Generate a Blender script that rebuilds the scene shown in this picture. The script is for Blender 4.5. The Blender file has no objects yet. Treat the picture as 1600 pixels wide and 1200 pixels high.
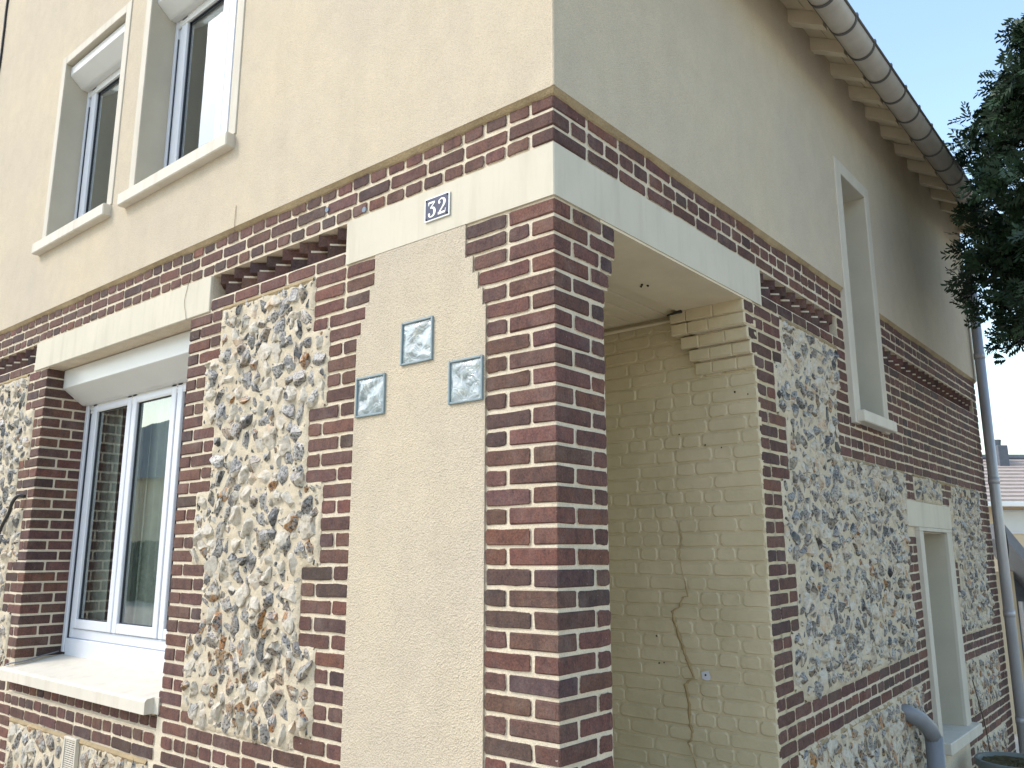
import bpy, bmesh, math, random
import numpy as np
from mathutils import Vector, Matrix

random.seed(7)
rng = np.random.default_rng(7)
R = math.radians
scene = bpy.context.scene
COL = scene.collection

# ------------------------------------------------------------------ camera
CAMF, PITCH, AZ = 1299.0, 11.57, 50.05
CAM = np.array([1.703, -2.272, 1.6])
fh = np.array([-math.cos(R(AZ)), math.sin(R(AZ)), 0.0])
rt = np.array([fh[1], -fh[0], 0.0])
upz = np.array([0, 0, 1.0])
fw = fh * math.cos(R(PITCH)) + upz * math.sin(R(PITCH))
upv = upz * math.cos(R(PITCH)) - fh * math.sin(R(PITCH))
cd = bpy.data.cameras.new('camera')
cd.sensor_width = 36.0
cd.lens = CAMF / 1600 * 36
cd.clip_start = 0.05
cd.clip_end = 2000
cam = bpy.data.objects.new('camera', cd)
COL.objects.link(cam)
M = Matrix((rt, upv, -fw)).transposed().to_4x4()
M.translation = Vector(CAM)
cam.matrix_world = M
scene.camera = cam

def project(p):
    d = np.asarray(p, float) - CAM
    z = d @ fw
    return 800 + CAMF * (d @ rt) / z, 600 - CAMF * (d @ upv) / z, z

# ------------------------------------------------------------------ light
SUN_DIR = Vector((-0.52, -0.50, 0.69)).normalized()      # towards the sun
world = bpy.data.worlds.new('World')
scene.world = world
world.use_nodes = True
nt = world.node_tree
nt.nodes.clear()
bg = nt.nodes.new('ShaderNodeBackground')
wo = nt.nodes.new('ShaderNodeOutputWorld')
sky = nt.nodes.new('ShaderNodeTexSky')
sky.sky_type = 'NISHITA'
sky.sun_disc = False
sky.sun_elevation = math.asin(SUN_DIR.z)
sky.sun_rotation = math.atan2(SUN_DIR.x, SUN_DIR.y)
sky.air_density = 1.6
sky.dust_density = 1.6
sky.ozone_density = 2.0
bg.inputs['Strength'].default_value = 0.15
nt.links.new(sky.outputs[0], bg.inputs['Color'])
nt.links.new(bg.outputs[0], wo.inputs['Surface'])
sd_ = bpy.data.lights.new('sun', 'SUN')
sd_.energy = 1.0
sd_.angle = R(16)
sd_.color = (1.0, 0.95, 0.87)
sun = bpy.data.objects.new('sun', sd_)
COL.objects.link(sun)
sun.rotation_euler = SUN_DIR.to_track_quat('Z', 'Y').to_euler()
sun.location = (-5, -8, 12)
scene.view_settings.view_transform = 'Standard'
scene.view_settings.look = 'None'
scene.view_settings.exposure = 1.22
scene.view_settings.gamma = 1
scene.view_settings.use_curve_mapping = False
scene.cycles.max_bounces = 8
scene.cycles.transparent_max_bounces = 12

# ------------------------------------------------------------------ materials
class NB:
    def __init__(s, name, rough=0.8, spec=0.3):
        s.m = bpy.data.materials.new(name)
        s.m.use_nodes = True
        s.t = s.m.node_tree
        s.b = s.t.nodes['Principled BSDF']
        s.b.inputs['Roughness'].default_value = rough
        s.b.inputs['Specular IOR Level'].default_value = spec
        s.pos = s.t.nodes.new('ShaderNodeNewGeometry').outputs['Position']
    def n(s, typ, **kw):
        x = s.t.nodes.new(typ)
        for k, v in kw.items():
            setattr(x, k, v)
        return x
    def l(s, a, b):
        s.t.links.new(a, b)
    def noise(s, scale, detail=3, rough=0.55, stretch=None, dist=0.0):
        x = s.n('ShaderNodeTexNoise')
        x.inputs['Scale'].default_value = scale
        x.inputs['Detail'].default_value = detail
        x.inputs['Roughness'].default_value = rough
        x.inputs['Distortion'].default_value = dist
        if stretch:
            mp = s.n('ShaderNodeMapping')
            mp.inputs['Scale'].default_value = stretch
            s.l(s.pos, mp.inputs['Vector'])
            s.l(mp.outputs[0], x.inputs['Vector'])
        else:
            s.l(s.pos, x.inputs['Vector'])
        return x.outputs['Fac']
    def voro(s, scale, feature='F1'):
        x = s.n('ShaderNodeTexVoronoi', feature=feature)
        x.inputs['Scale'].default_value = scale
        s.l(s.pos, x.inputs['Vector'])
        return x.outputs['Distance']
    def ramp(s, fac, stops):
        x = s.n('ShaderNodeValToRGB')
        e = x.color_ramp.elements
        while len(e) > 1:
            e.remove(e[-1])
        for i, (p, c) in enumerate(stops):
            if i == 0:
                e[0].position = p
            else:
                e.new(p)
            c = (c, c, c) if isinstance(c, (int, float)) else c
            e[i].color = (*c[:3], 1)
        s.l(fac, x.inputs['Fac'])
        return x.outputs['Color']
    def mix(s, fac, a, b, mode='MIX'):
        x = s.n('ShaderNodeMix', data_type='RGBA', blend_type=mode)
        for sock, v in ((x.inputs[0], fac), (x.inputs[6], a), (x.inputs[7], b)):
            if isinstance(v, (int, float)):
                sock.default_value = v
            elif isinstance(v, tuple):
                sock.default_value = (*v[:3], 1)
            else:
                s.l(v, sock)
        return x.outputs[2]
    def attr(s, name, out='Color'):
        x = s.n('ShaderNodeAttribute', attribute_name=name)
        return x.outputs[out]
    def math(s, op, a, b=0.0):
        x = s.n('ShaderNodeMath', operation=op)
        for i, v in enumerate((a, b)):
            if isinstance(v, (int, float)):
                x.inputs[i].default_value = v
            else:
                s.l(v, x.inputs[i])
        return x.outputs[0]
    def bump(s, h, strength=0.5, dist=0.003, prev=None):
        x = s.n('ShaderNodeBump')
        x.inputs['Strength'].default_value = strength
        x.inputs['Distance'].default_value = dist
        s.l(h, x.inputs['Height'])
        if prev is not None:
            s.l(prev, x.inputs['Normal'])
        return x.outputs['Normal']
    def done(s, color=None, normal=None, rough=None):
        if color is not None:
            if isinstance(color, tuple):
                s.b.inputs['Base Color'].default_value = (*color[:3], 1)
            else:
                s.l(color, s.b.inputs['Base Color'])
        if normal is not None:
            s.l(normal, s.b.inputs['Normal'])
        if rough is not None:
            s.l(rough, s.b.inputs['Roughness'])
        return s.m

def m_plain(name, c, rough=0.6, spec=0.4, var=0.08, scale=6, bump=0.0, bscale=60, metal=0.0):
    k = NB(name, rough, spec)
    n = k.noise(scale, 5, 0.6)
    f = k.ramp(n, [(0.3, 1 - var), (0.7, 1 + var)])
    col = k.mix(1.0, c, f, 'MULTIPLY')
    if name in ('painted_concrete', 'sill_paint', 'trim_paint'):
        st = k.noise(11, 4, 0.65, stretch=(1, 1, 0.12))
        col = k.mix(k.ramp(st, [(0.5, 0.0), (0.78, 0.38)]), col, (0.36, 0.31, 0.23))
        col = k.mix(k.ramp(k.noise(45, 6, 0.8), [(0.68, 0.0), (0.73, 0.4)]), col, (0.26, 0.22, 0.17))
    k.b.inputs['Metallic'].default_value = metal
    nor = k.bump(k.noise(bscale, 4), bump, 0.002) if bump else None
    return k.done(col, nor)

def mat_stucco(name, c, grain=190, strength=0.55, dist=0.004):
    k = NB(name, 0.92, 0.15)
    big = k.noise(0.9, 4, 0.6)
    mid = k.noise(7, 4, 0.6)
    col = k.mix(1.0, c, k.ramp(big, [(0.3, (0.93, 0.94, 0.97)), (0.7, (1.05, 1.04, 1.0))]), 'MULTIPLY')
    col = k.mix(1.0, col, k.ramp(mid, [(0.35, 0.97), (0.65, 1.03)]), 'MULTIPLY')
    stk = k.noise(5, 4, 0.6, stretch=(1, 1, 0.1))
    col = k.mix(k.ramp(stk, [(0.5, 0.0), (0.8, 0.16)]), col, (0.34, 0.29, 0.22))
    g = k.noise(grain, 2, 0.6)
    v = k.voro(grain * 0.8)
    col = k.mix(1.0, col, k.ramp(g, [(0.32, 0.84), (0.5, 1.0), (0.7, 1.05)]), 'MULTIPLY')
    h = k.math('ADD', g, k.math('MULTIPLY', v, 0.6))
    nor = k.bump(h, strength, dist)
    nor = k.bump(k.noise(3.0, 3), 0.25, 0.02, nor)
    return k.done(col, nor)

def mat_mortar(name, c, var=0.12, bs=0.7, stain=(0.55, 0.42, 0.25)):
    k = NB(name, 0.95, 0.1)
    a = k.noise(9, 5, 0.65)
    b = k.noise(140, 3, 0.6)
    col = k.mix(1.0, c, k.ramp(a, [(0.3, 1 - var), (0.7, 1 + var * 0.7)]), 'MULTIPLY')
    col = k.mix(k.ramp(k.noise(3.1, 5, 0.65), [(0.5, 0.0), (0.75, 0.35)]), col, stain)
    col = k.mix(1.0, col, k.ramp(b, [(0.3, 0.85), (0.65, 1.05)]), 'MULTIPLY')
    nor = k.bump(b, bs, 0.003)
    nor = k.bump(k.noise(35, 3), 0.5, 0.008, nor)
    return k.done(col, nor)

def mat_brick():
    k = NB('brick_clay', 0.85, 0.25)
    tint = k.attr('tint')
    a = k.noise(22, 5, 0.65)
    b = k.noise(120, 3, 0.7)
    col = k.mix(1.0, tint, k.ramp(a, [(0.28, (0.66, 0.68, 0.76)), (0.5, 1.0), (0.72, (1.22, 1.15, 1.05))]), 'MULTIPLY')
    streak = k.noise(24, 4, 0.65, stretch=(1.0, 1.0, 0.3), dist=0.6)
    col = k.mix(k.ramp(streak, [(0.53, 0.0), (0.72, 0.6)]), col, (0.045, 0.032, 0.034))
    col = k.mix(1.0, col, k.ramp(b, [(0.3, 0.62), (0.5, 1.0), (0.72, 1.3)]), 'MULTIPLY')
    # lime haze and small mortar smears that stay on the faces
    haze = k.noise(6.5, 5, 0.7)
    col = k.mix(k.ramp(haze, [(0.50, 0.0), (0.76, 0.20)]), col, (0.32, 0.27, 0.24))
    sm = k.noise(38, 6, 0.78, dist=0.5)
    col = k.mix(k.ramp(sm, [(0.665, 0.0), (0.70, 0.75)]), col, (0.46, 0.40, 0.34))
    edge = k.attr('edge', 'Fac')
    en = k.math('ADD', edge, k.math('MULTIPLY', k.math('SUBTRACT', k.noise(60, 4, 0.7), 0.5), 1.3))
    col = k.mix(k.ramp(en, [(0.70, 0.0), (0.92, 0.9)]), col, (0.60, 0.52, 0.40))
    nor = k.bump(b, 0.7, 0.0025)
    nor = k.bump(a, 0.5, 0.007, nor)
    return k.done(col, nor)

def mat_flint():
    k = NB('flint', 0.6, 0.5)
    tint = k.attr('tint')
    cut = k.attr('cut', 'Fac')
    a = k.noise(24, 5, 0.7)
    b = k.noise(80, 4, 0.7)
    c = k.noise(11, 4, 0.65)
    cortex = k.ramp(a, [(0.3, (0.15, 0.125, 0.09)), (0.42, (0.42, 0.37, 0.29)), (0.56, (0.56, 0.51, 0.43)), (0.70, (0.32, 0.28, 0.225))])
    glass = k.mix(k.ramp(c, [(0.46, 0.0), (0.54, 1.0)]), tint, (0.27, 0.255, 0.235))
    glass = k.mix(k.ramp(a, [(0.59, 0.0), (0.64, 0.7)]), glass, (0.52, 0.475, 0.41))
    glass = k.mix(k.ramp(b, [(0.42, 0.9), (0.50, 0.0)]), glass, (0.020, 0.018, 0.018))
    f = k.math('ADD', cut, k.math('MULTIPLY', k.math('SUBTRACT', b, 0.5), 0.5))
    fr = k.ramp(f, [(0.35, 0.0), (0.55, 1.0)])
    col = k.mix(fr, cortex, glass)
    col = k.mix(k.ramp(k.noise(7, 3, 0.6), [(0.56, 0.0), (0.68, 0.55)]), col, k.mix(1.0, col, (1.0, 0.66, 0.38), 'MULTIPLY'))
    rough = k.ramp(fr, [(0.0, 0.85), (1.0, 0.38)])
    nor = k.bump(b, 0.6, 0.004)
    nor = k.bump(a, 0.5, 0.008, nor)
    return k.done(col, nor, rough)

def mat_painted_brick():
    k = NB('painted_masonry', 0.6, 0.35)
    a = k.noise(5, 5, 0.6)
    b = k.noise(60, 4, 0.6)
    col = k.mix(1.0, (0.60, 0.505, 0.345), k.ramp(a, [(0.3, (0.88, 0.88, 0.84)), (0.7, (1.04, 1.04, 1.04))]), 'MULTIPLY')
    sp = k.noise(26, 5, 0.75)
    col = k.mix(k.ramp(sp, [(0.70, 0.0), (0.76, 0.5)]), col, (0.16, 0.12, 0.07))
    nor = k.bump(b, 0.35, 0.003)
    nor = k.bump(k.noise(18, 3), 0.5, 0.010, nor)
    return k.done(col, nor)

def mat_glass():
    m = bpy.data.materials.new('window_glass')
    m.use_nodes = True
    t = m.node_tree
    t.nodes.clear()
    o = t.nodes.new('ShaderNodeOutputMaterial')
    mx = t.nodes.new('ShaderNodeMixShader')
    tr = t.nodes.new('ShaderNodeBsdfTransparent')
    tr.inputs[0].default_value = (0.80, 0.86, 0.83, 1)
    gl = t.nodes.new('ShaderNodeBsdfGlossy')
    gl.inputs['Roughness'].default_value = 0.015
    gl.inputs['Color'].default_value = (0.9, 0.95, 0.95, 1)
    fr = t.nodes.new('ShaderNodeFresnel')
    fr.inputs['IOR'].default_value = 1.5
    mt = t.nodes.new('ShaderNodeMath')
    mt.operation = 'MULTIPLY_ADD'
    mt.inputs[1].default_value = 2.2
    mt.inputs[2].default_value = 0.06
    nz = t.nodes.new('ShaderNodeTexNoise')
    nz.inputs['Scale'].default_value = 2.0
    bp = t.nodes.new('ShaderNodeBump')
    bp.inputs['Strength'].default_value = 0.12
    bp.inputs['Distance'].default_value = 0.01
    gg = t.nodes.new('ShaderNodeNewGeometry')
    t.links.new(gg.outputs['Position'], nz.inputs['Vector'])
    t.links.new(nz.outputs['Fac'], bp.inputs['Height'])
    t.links.new(bp.outputs[0], gl.inputs['Normal'])
    t.links.new(fr.outputs[0], mt.inputs[0])
    t.links.new(mt.outputs[0], mx.inputs[0])
    t.links.new(tr.outputs[0], mx.inputs[1])
    t.links.new(gl.outputs[0], mx.inputs[2])
    t.links.new(mx.outputs[0], o.inputs['Surface'])
    return m

def mat_glassblock():
    k = NB('cast_glass', 0.06, 0.9)
    a = k.noise(14, 3, 0.6, dist=1.5)
    col = k.ramp(a, [(0.30, (0.15, 0.18, 0.185)), (0.5, (0.27, 0.315, 0.325)), (0.70, (0.42, 0.47, 0.485))])
    k.b.inputs['Coat Weight'].default_value = 0.8
    k.b.inputs['Coat Roughness'].default_value = 0.03
    return k.done(col, k.bump(a, 0.5, 0.02))

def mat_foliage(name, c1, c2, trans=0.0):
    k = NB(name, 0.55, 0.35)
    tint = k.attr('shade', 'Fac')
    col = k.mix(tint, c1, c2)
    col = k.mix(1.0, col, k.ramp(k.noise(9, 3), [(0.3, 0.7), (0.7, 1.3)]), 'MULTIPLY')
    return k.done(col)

def mat_ground():
    k = NB('ground_cover', 0.95, 0.2)
    a = k.noise(0.6, 6, 0.65)
    b = k.noise(90, 4, 0.7)
    col = k.ramp(a, [(0.35, (0.44, 0.385, 0.31)), (0.6, (0.54, 0.475, 0.385))])
    col = k.mix(1.0, col, k.ramp(b, [(0.3, 0.7), (0.7, 1.2)]), 'MULTIPLY')
    return k.done(col, k.bump(b, 0.6, 0.01))

MT = {}
MT['stucco'] = mat_stucco('render_upper', (0.53, 0.452, 0.345), 230, 0.5, 0.004)
MT['infill'] = mat_stucco('render_infill', (0.535, 0.458, 0.352), 170, 0.8, 0.006)
MT['mortar'] = mat_mortar('brick_mortar', (0.64, 0.555, 0.43))
MT['fmortar'] = mat_mortar('flint_mortar', (0.58, 0.50, 0.375), 0.16, 1.0, (0.40,0.31,0.20))
MT['ochre'] = mat_mortar('ochre_mortar', (0.36, 0.275, 0.165), 0.2, 0.9)
MT['brick'] = mat_brick()
MT['flint'] = mat_flint()
MT['painted'] = mat_painted_brick()
MT['lintel'] = m_plain('painted_concrete', (0.56, 0.515, 0.415), 0.75, 0.25, 0.05, 3, 0.18, 45)
MT['trim'] = m_plain('trim_paint', (0.55, 0.505, 0.425), 0.75, 0.25, 0.04, 5, 0.15, 60)
MT['sill'] = m_plain('sill_paint', (0.60, 0.555, 0.47), 0.7, 0.3, 0.05, 4, 0.15, 50)
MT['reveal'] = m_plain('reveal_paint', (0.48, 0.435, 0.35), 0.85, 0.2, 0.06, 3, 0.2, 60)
MT['pvc'] = m_plain('white_pvc', (0.66, 0.68, 0.73), 0.32, 0.5, 0.02, 4)
MT['box'] = m_plain('shutter_aluminium', (0.63, 0.63, 0.60), 0.3, 0.5, 0.03, 4)
MT['seal'] = m_plain('dark_seal', (0.03, 0.035, 0.045), 0.5)
MT['soffit'] = m_plain('soffit_paint', (0.66, 0.57, 0.42), 0.7, 0.3, 0.08, 4, 0.2, 30)
MT['zinc'] = m_plain('gutter_zinc', (0.46, 0.42, 0.37), 0.5, 0.5, 0.14, 5, 0.1, 20, 0.25)
MT['zincdark'] = m_plain('gutter_bead', (0.09, 0.085, 0.08), 0.5, 0.5, 0.2, 9)
MT['pipe'] = m_plain('downpipe_zinc', (0.42, 0.42, 0.44), 0.4, 0.5, 0.08, 3, 0.0, 20, 0.35)
MT['drain'] = m_plain('grey_plastic_pipe', (0.19, 0.195, 0.21), 0.45, 0.5, 0.08, 6)
MT['tile'] = m_plain('roof_tile', (0.42, 0.30, 0.24), 0.8, 0.2, 0.15, 3, 0.3, 20)
MT['cable'] = m_plain('black_cable', (0.03, 0.03, 0.03), 0.5)
MT['thincable'] = m_plain('thin_cable', (0.22, 0.17, 0.12), 0.8)
MT['blue'] = m_plain('blue_enamel', (0.022, 0.028, 0.075), 0.35, 0.35, 0.15, 40)
MT['white'] = m_plain('white_enamel', (0.80, 0.80, 0.78), 0.25, 0.5, 0.03)
MT['glass'] = mat_glass()
MT['cglass'] = mat_glassblock()
MT['bframe'] = m_plain('glass_block_rim', (0.22, 0.28, 0.30), 0.25, 0.6, 0.1, 20)
MT['room'] = m_plain('room_paint', (0.42, 0.42, 0.39), 0.9, 0.1)
MT['curtain'] = m_plain('curtain_cloth', (0.62, 0.63, 0.59), 0.9, 0.1, 0.1, 10)
MT['plug'] = m_plain('blue_grey_plug', (0.16, 0.21, 0.27), 0.6)
MT['plaster'] = m_plain('white_filler', (0.62, 0.62, 0.68), 0.9, 0.1)
MT['hole'] = m_plain('hole_dark', (0.03, 0.025, 0.02), 0.9, 0.1)
MT['ground'] = mat_ground()
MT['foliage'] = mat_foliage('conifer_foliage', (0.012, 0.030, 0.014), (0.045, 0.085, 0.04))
MT['hedgeleaf'] = mat_foliage('hedge_foliage', (0.02, 0.045, 0.015), (0.05, 0.09, 0.03))
MT['bark'] = m_plain('bark', (0.10, 0.075, 0.055), 0.95, 0.1, 0.3, 20, 0.8, 40)
MT['soil'] = m_plain('potting_soil', (0.075, 0.065, 0.035), 0.95, 0.1, 0.4, 30, 1.0, 60)
MT['pot'] = m_plain('grey_green_plastic', (0.13, 0.15, 0.15), 0.5, 0.4, 0.1, 8)
MT['nwall'] = m_plain('neighbour_wall', (0.62, 0.50, 0.34), 0.9, 0.1, 0.06, 1)
MT['ntile'] = m_plain('neighbour_tile', (0.44, 0.365, 0.32), 0.85, 0.1, 0.10, 6)
MT['slate'] = m_plain('slate_grey', (0.12, 0.13, 0.15), 0.7, 0.3, 0.15, 8)
MT['shed'] = m_plain('grey_board', (0.22, 0.225, 0.24), 0.8, 0.2, 0.1, 5)
MT['crack'] = m_plain('crack_filler', (0.38, 0.28, 0.15), 0.95, 0.1, 0.25, 30, 0.8, 80)

# ------------------------------------------------------------------ object helpers
def empty(name, loc=(0, 0, 0), rz=0.0):
    o = bpy.data.objects.new(name, None)
    COL.objects.link(o)
    o.location = loc
    o.rotation_euler = (0, 0, rz)
    o.empty_display_size = 0.2
    return o

def tag(o, label=None, cat=None, group=None, kind=None):
    if label: o['label'] = label
    if cat: o['category'] = cat
    if group: o['group'] = group
    if kind: o['kind'] = kind
    return o

def mobj(name, V, Fc, mat, parent=None, smooth=False, attrs=None, loc=None):
    V = np.asarray(V, float)
    if loc is not None:
        V = V - np.asarray(loc, float)
    me = bpy.data.meshes.new(name)
    me.from_pydata(V.tolist(), [], [tuple(int(i) for i in f) for f in Fc])
    mats = mat if isinstance(mat, (list, tuple)) else [mat]
    for x in mats:
        me.materials.append(x)
    if attrs:
        for an, (typ, data) in attrs.items():
            a = me.attributes.new(an, typ, 'POINT')
            data = np.asarray(data, np.float32)
            a.data.foreach_set('color' if typ == 'FLOAT_COLOR' else 'value', data.ravel())
    if smooth:
        me.polygons.foreach_set('use_smooth', [True] * len(me.polygons))
    me.update()
    o = bpy.data.objects.new(name, me)
    COL.objects.link(o)
    if loc is not None:
        o.location = loc
    if parent is not None:
        o.parent = parent
    return o

class MB:
    """collects simple solids into one mesh"""
    def __init__(s): s.V = []; s.F = []
    def add(s, V, Fc):
        k = len(s.V)
        s.V += [tuple(v) for v in V]
        s.F += [tuple(i + k for i in f) for f in Fc]
        return s
    def box(s, x0, x1, y0, y1, z0, z1, c=0.0):
        if c:
            V, Fc = chambox(x0, x1, y0, y1, z0, z1, c, 0)
            return s.add(V, Fc)
        V = [(x0, y0, z0), (x1, y0, z0), (x1, y1, z0), (x0, y1, z0), (x0, y0, z1), (x1, y0, z1), (x1, y1, z1), (x0, y1, z1)]
        return s.add(V, [(0, 3, 2, 1), (4, 5, 6, 7), (0, 1, 5, 4), (1, 2, 6, 5), (2, 3, 7, 6), (3, 0, 4, 7)])
    def tube(s, pts, r, n=10, cap=True):
        pts = [Vector(p) for p in pts]
        rings = []
        k0 = len(s.V)
        prev = None
        for i, p in enumerate(pts):
            a = pts[max(i - 1, 0)]; b = pts[min(i + 1, len(pts) - 1)]
            t = (b - a).normalized()
            if prev is None:
                up = Vector((0, 0, 1)) if abs(t.z) < 0.9 else Vector((1, 0, 0))
                u = t.cross(up).normalized()
            else:
                u = (prev - t * prev.dot(t)).normalized()
            prev = u
            v = t.cross(u)
            rr = r[i] if isinstance(r, (list, tuple)) else r
            for j in range(n):
                an = 2 * math.pi * j / n
                s.V.append(tuple(p + (u * math.cos(an) + v * math.sin(an)) * rr))
        for i in range(len(pts) - 1):
            for j in range(n):
                a = k0 + i * n + j; b = k0 + i * n + (j + 1) % n
                s.F.append((a, b, b + n, a + n))
        if cap:
            s.F.append(tuple(k0 + j for j in range(n))[::-1])
            s.F.append(tuple(k0 + (len(pts) - 1) * n + j for j in range(n)))
        return s
    def extrude_y(s, prof, y0, y1, caps=True):
        n = len(prof)
        V = [(x, y0, z) for x, z in prof] + [(x, y1, z) for x, z in prof]
        Fc = [(i, (i + 1) % n, (i + 1) % n + n, i + n) for i in range(n)]
        if caps:
            Fc += [tuple(range(n))[::-1], tuple(range(n, 2 * n))]
        return s.add(V, Fc)
    def build(s, name, mat, parent=None, smooth=False, loc=None, attrs=None):
        return mobj(name, s.V, s.F, mat, parent, smooth, attrs, loc)

def chambox(x0, x1, y0, y1, z0, z1, c, j):
    V = []; idx = {}
    lo = (x0, y0, z0); hi = (x1, y1, z1)
    for sx in (0, 1):
        for sy in (0, 1):
            for sz in (0, 1):
                for ax in range(3):
                    p = []
                    for a, sg in enumerate((sx, sy, sz)):
                        e = hi[a] if sg else lo[a]
                        off = 0 if a == ax else c
                        p.append(e - off if sg else e + off)
                    idx[(sx, sy, sz, ax)] = len(V)
                    V.append([q + random.uniform(-j, j) for q in p])
    F = []
    def q(ax, s):
        o = [a for a in range(3) if a != ax]
        res = []
        for (a, b) in ((0, 0), (1, 0), (1, 1), (0, 1)):
            sg = [0, 0, 0]; sg[ax] = s; sg[o[0]] = a; sg[o[1]] = b
            res.append(idx[(*sg, ax)])
        return res
    for ax in range(3):
        for s_ in (0, 1):
            f = q(ax, s_)
            if (s_ == 0) ^ (ax == 1): f = f[::-1]
            F.append(f)
    for ax in range(3):          # edges parallel to ax
        o = [a for a in range(3) if a != ax]
        for a in (0, 1):
            for b in (0, 1):
                sg0 = [0, 0, 0]; sg0[o[0]] = a; sg0[o[1]] = b
                sg1 = list(sg0); sg1[ax] = 1
                f = [idx[(*sg0, o[0])], idx[(*sg0, o[1])], idx[(*sg1, o[1])], idx[(*sg1, o[0])]]
                F.append(f)
    for sx in (0, 1):
        for sy in (0, 1):
            for sz in (0, 1):
                F.append([idx[(sx, sy, sz, a)] for a in range(3)])
    return V, F

def facebrick(u0, u1, z0, z1, d0, d1, c, j, Mp):
    """brick with an exposed, softly worn front; Mp maps (u, z, d) to the world"""
    rj = lambda: random.uniform(-j, j)
    cc = c * 1.6
    w = u1 - u0; zc_ = (z0 + z1) / 2
    ring = [(u0 + cc, z0), (u0 + w * .36, z0), (u0 + w * .66, z0), (u1 - cc, z0), (u1, z0 + cc), (u1, z1 - cc),
            (u1 - cc, z1), (u0 + w * .64, z1), (u0 + w * .34, z1), (u0 + cc, z1), (u0, z1 - cc), (u0, z0 + cc)]
    ring = [(a + rj(), b + rj()) for a, b in ring]
    um, zm = (u0 + u1) / 2, (z0 + z1) / 2
    n = len(ring); V = []
    for a, b in ring:
        ia = a + (c if a < um else -c) * 0.8 * (1 if abs(a - um) > w * .3 else 0)
        ib = b + (c if b < zm else -c) * 0.8
        V.append(Mp(ia, ib, d0 + rj() * 0.5))
    for a, b in ring: V.append(Mp(a, b, d0 + c * 0.9))
    for a, b in ring: V.append(Mp(a, b, d1))
    F = [tuple(range(n))]
    for i in range(n):
        k = (i + 1) % n
        F.append((i, i + n, k + n, k)); F.append((i + n, i + 2 * n, k + 2 * n, k + n))
    return V, F
def edge_of(V):
    n = len(V)
    if n == 36: return [0.0] * 12 + [1.0] * 24
    return [0.45] * n

FRONT = lambda u, z, d: (u, d, z)
SIDE = lambda u, z, d: (-d, u, z)
def warp(y, z):
    t = min(max((y - 1.7) / 2.9, 0), 1)
    return z + 0.10 * t * min(max((2.2 - z) / 1.25, 0), 1)
SIDEW = lambda u, z, d: (-d, u, warp(u, z))

# ------------------------------------------------------------------ the house
house = empty('house', (-3, 3, 0))
tag(house, 'cream rendered house with brick and flint ground floor, seen at its corner', 'house')
HL = Vector((-3, 3, 0))
_old_mobj = mobj
def part(name, mb, mat, parent=house, smooth=False, attrs=None, loc=None):
    """a part of the house: geometry given in world coordinates"""
    V = np.asarray(mb.V, float)
    c = V.mean(0) if loc is None else np.asarray(loc, float)
    o = _old_mobj(name, V, mb.F, mat, None, smooth, attrs, c)
    o.parent = parent
    base = Vector((0, 0, 0))
    p = parent
    while p is not None:
        base += p.location
        p = p.parent
    o.location = Vector(c) - base
    return o

BR = []      # bricks: (V, F, colour)
def brick_col():
    t = random.random()
    if t < 0.44: c = (0.124, 0.063, 0.051)
    elif t < 0.78: c = (0.104, 0.057, 0.048)
    elif t < 0.92: c = (0.078, 0.048, 0.044)
    else: c = (0.142, 0.067, 0.050)
    v = random.uniform(0.88, 1.14)
    return tuple(x * v * random.uniform(0.94, 1.06) for x in c)
def add_face(u0, u1, z0, z1, Mp, d0=0.0, d1=0.05, c=0.0042, j=0.0021):
    V, F = facebrick(u0, u1, z0, z1, d0 + random.uniform(-0.002, 0.002), d1, c, j, Mp)
    BR.append((V, F, brick_col()))
def add_box(x0, x1, y0, y1, z0, z1, c=0.0045, j=0.0018):
    V, F = chambox(x0, x1, y0, y1, z0, z1, c, j)
    BR.append((V, F, brick_col()))

J = 0.0135      # joint
H = 0.070      # course
TOPZ = 2.885
def cz(k): return TOPZ - k * H - H + J * 0.5, TOPZ - k * H - J * 0.5      # z0, z1 of course k
S, HD = 0.215, 0.104
def lay(u0, u1, k, kind, Mp, d0=0.0, d1=0.05, z=None):
    """fill the interval with bricks; joints are inside the interval, half a joint at both ends"""
    z0, z1 = z if z else cz(k)
    w = u1 - u0
    if w < 0.03: return
    if kind in ('S', 'H'):
        L = (S if kind == 'S' else HD) + J
        n = max(1, round(w / L))
        cuts = [u0 + w * i / n for i in range(n + 1)]
    elif kind in ('SH', 'HS'):
        m = u0 + w * (S / (S + HD)) if kind == 'SH' else u0 + w * (HD / (S + HD))
        cuts = [u0, m, u1]
    else:           # mixed: random stretchers and headers
        cuts = [u0]
        while u1 - cuts[-1] > S + J + HD * 0.6:
            cuts.append(cuts[-1] + (S if random.random() < 0.55 else HD) + J)
        if u1 - cuts[-1] > 1.5 * S: cuts.append((cuts[-1] + u1) / 2)
        cuts.append(u1)
    for i in range(1, len(cuts) - 1): cuts[i] += random.uniform(-0.005, 0.005)
    for a, b in zip(cuts[:-1], cuts[1:]):
        dz = random.uniform(-0.0022, 0.0022)
        add_face(a + J / 2 + random.uniform(-.0015, .0015), b - J / 2 + random.uniform(-.0015, .0015), z0 + dz, z1 + dz, Mp, d0, d1)

wideF = lambda k: k <= 3 or 9 <= k <= 13 or 19 <= k <= 23 or k >= 29
KMAX = 40
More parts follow.
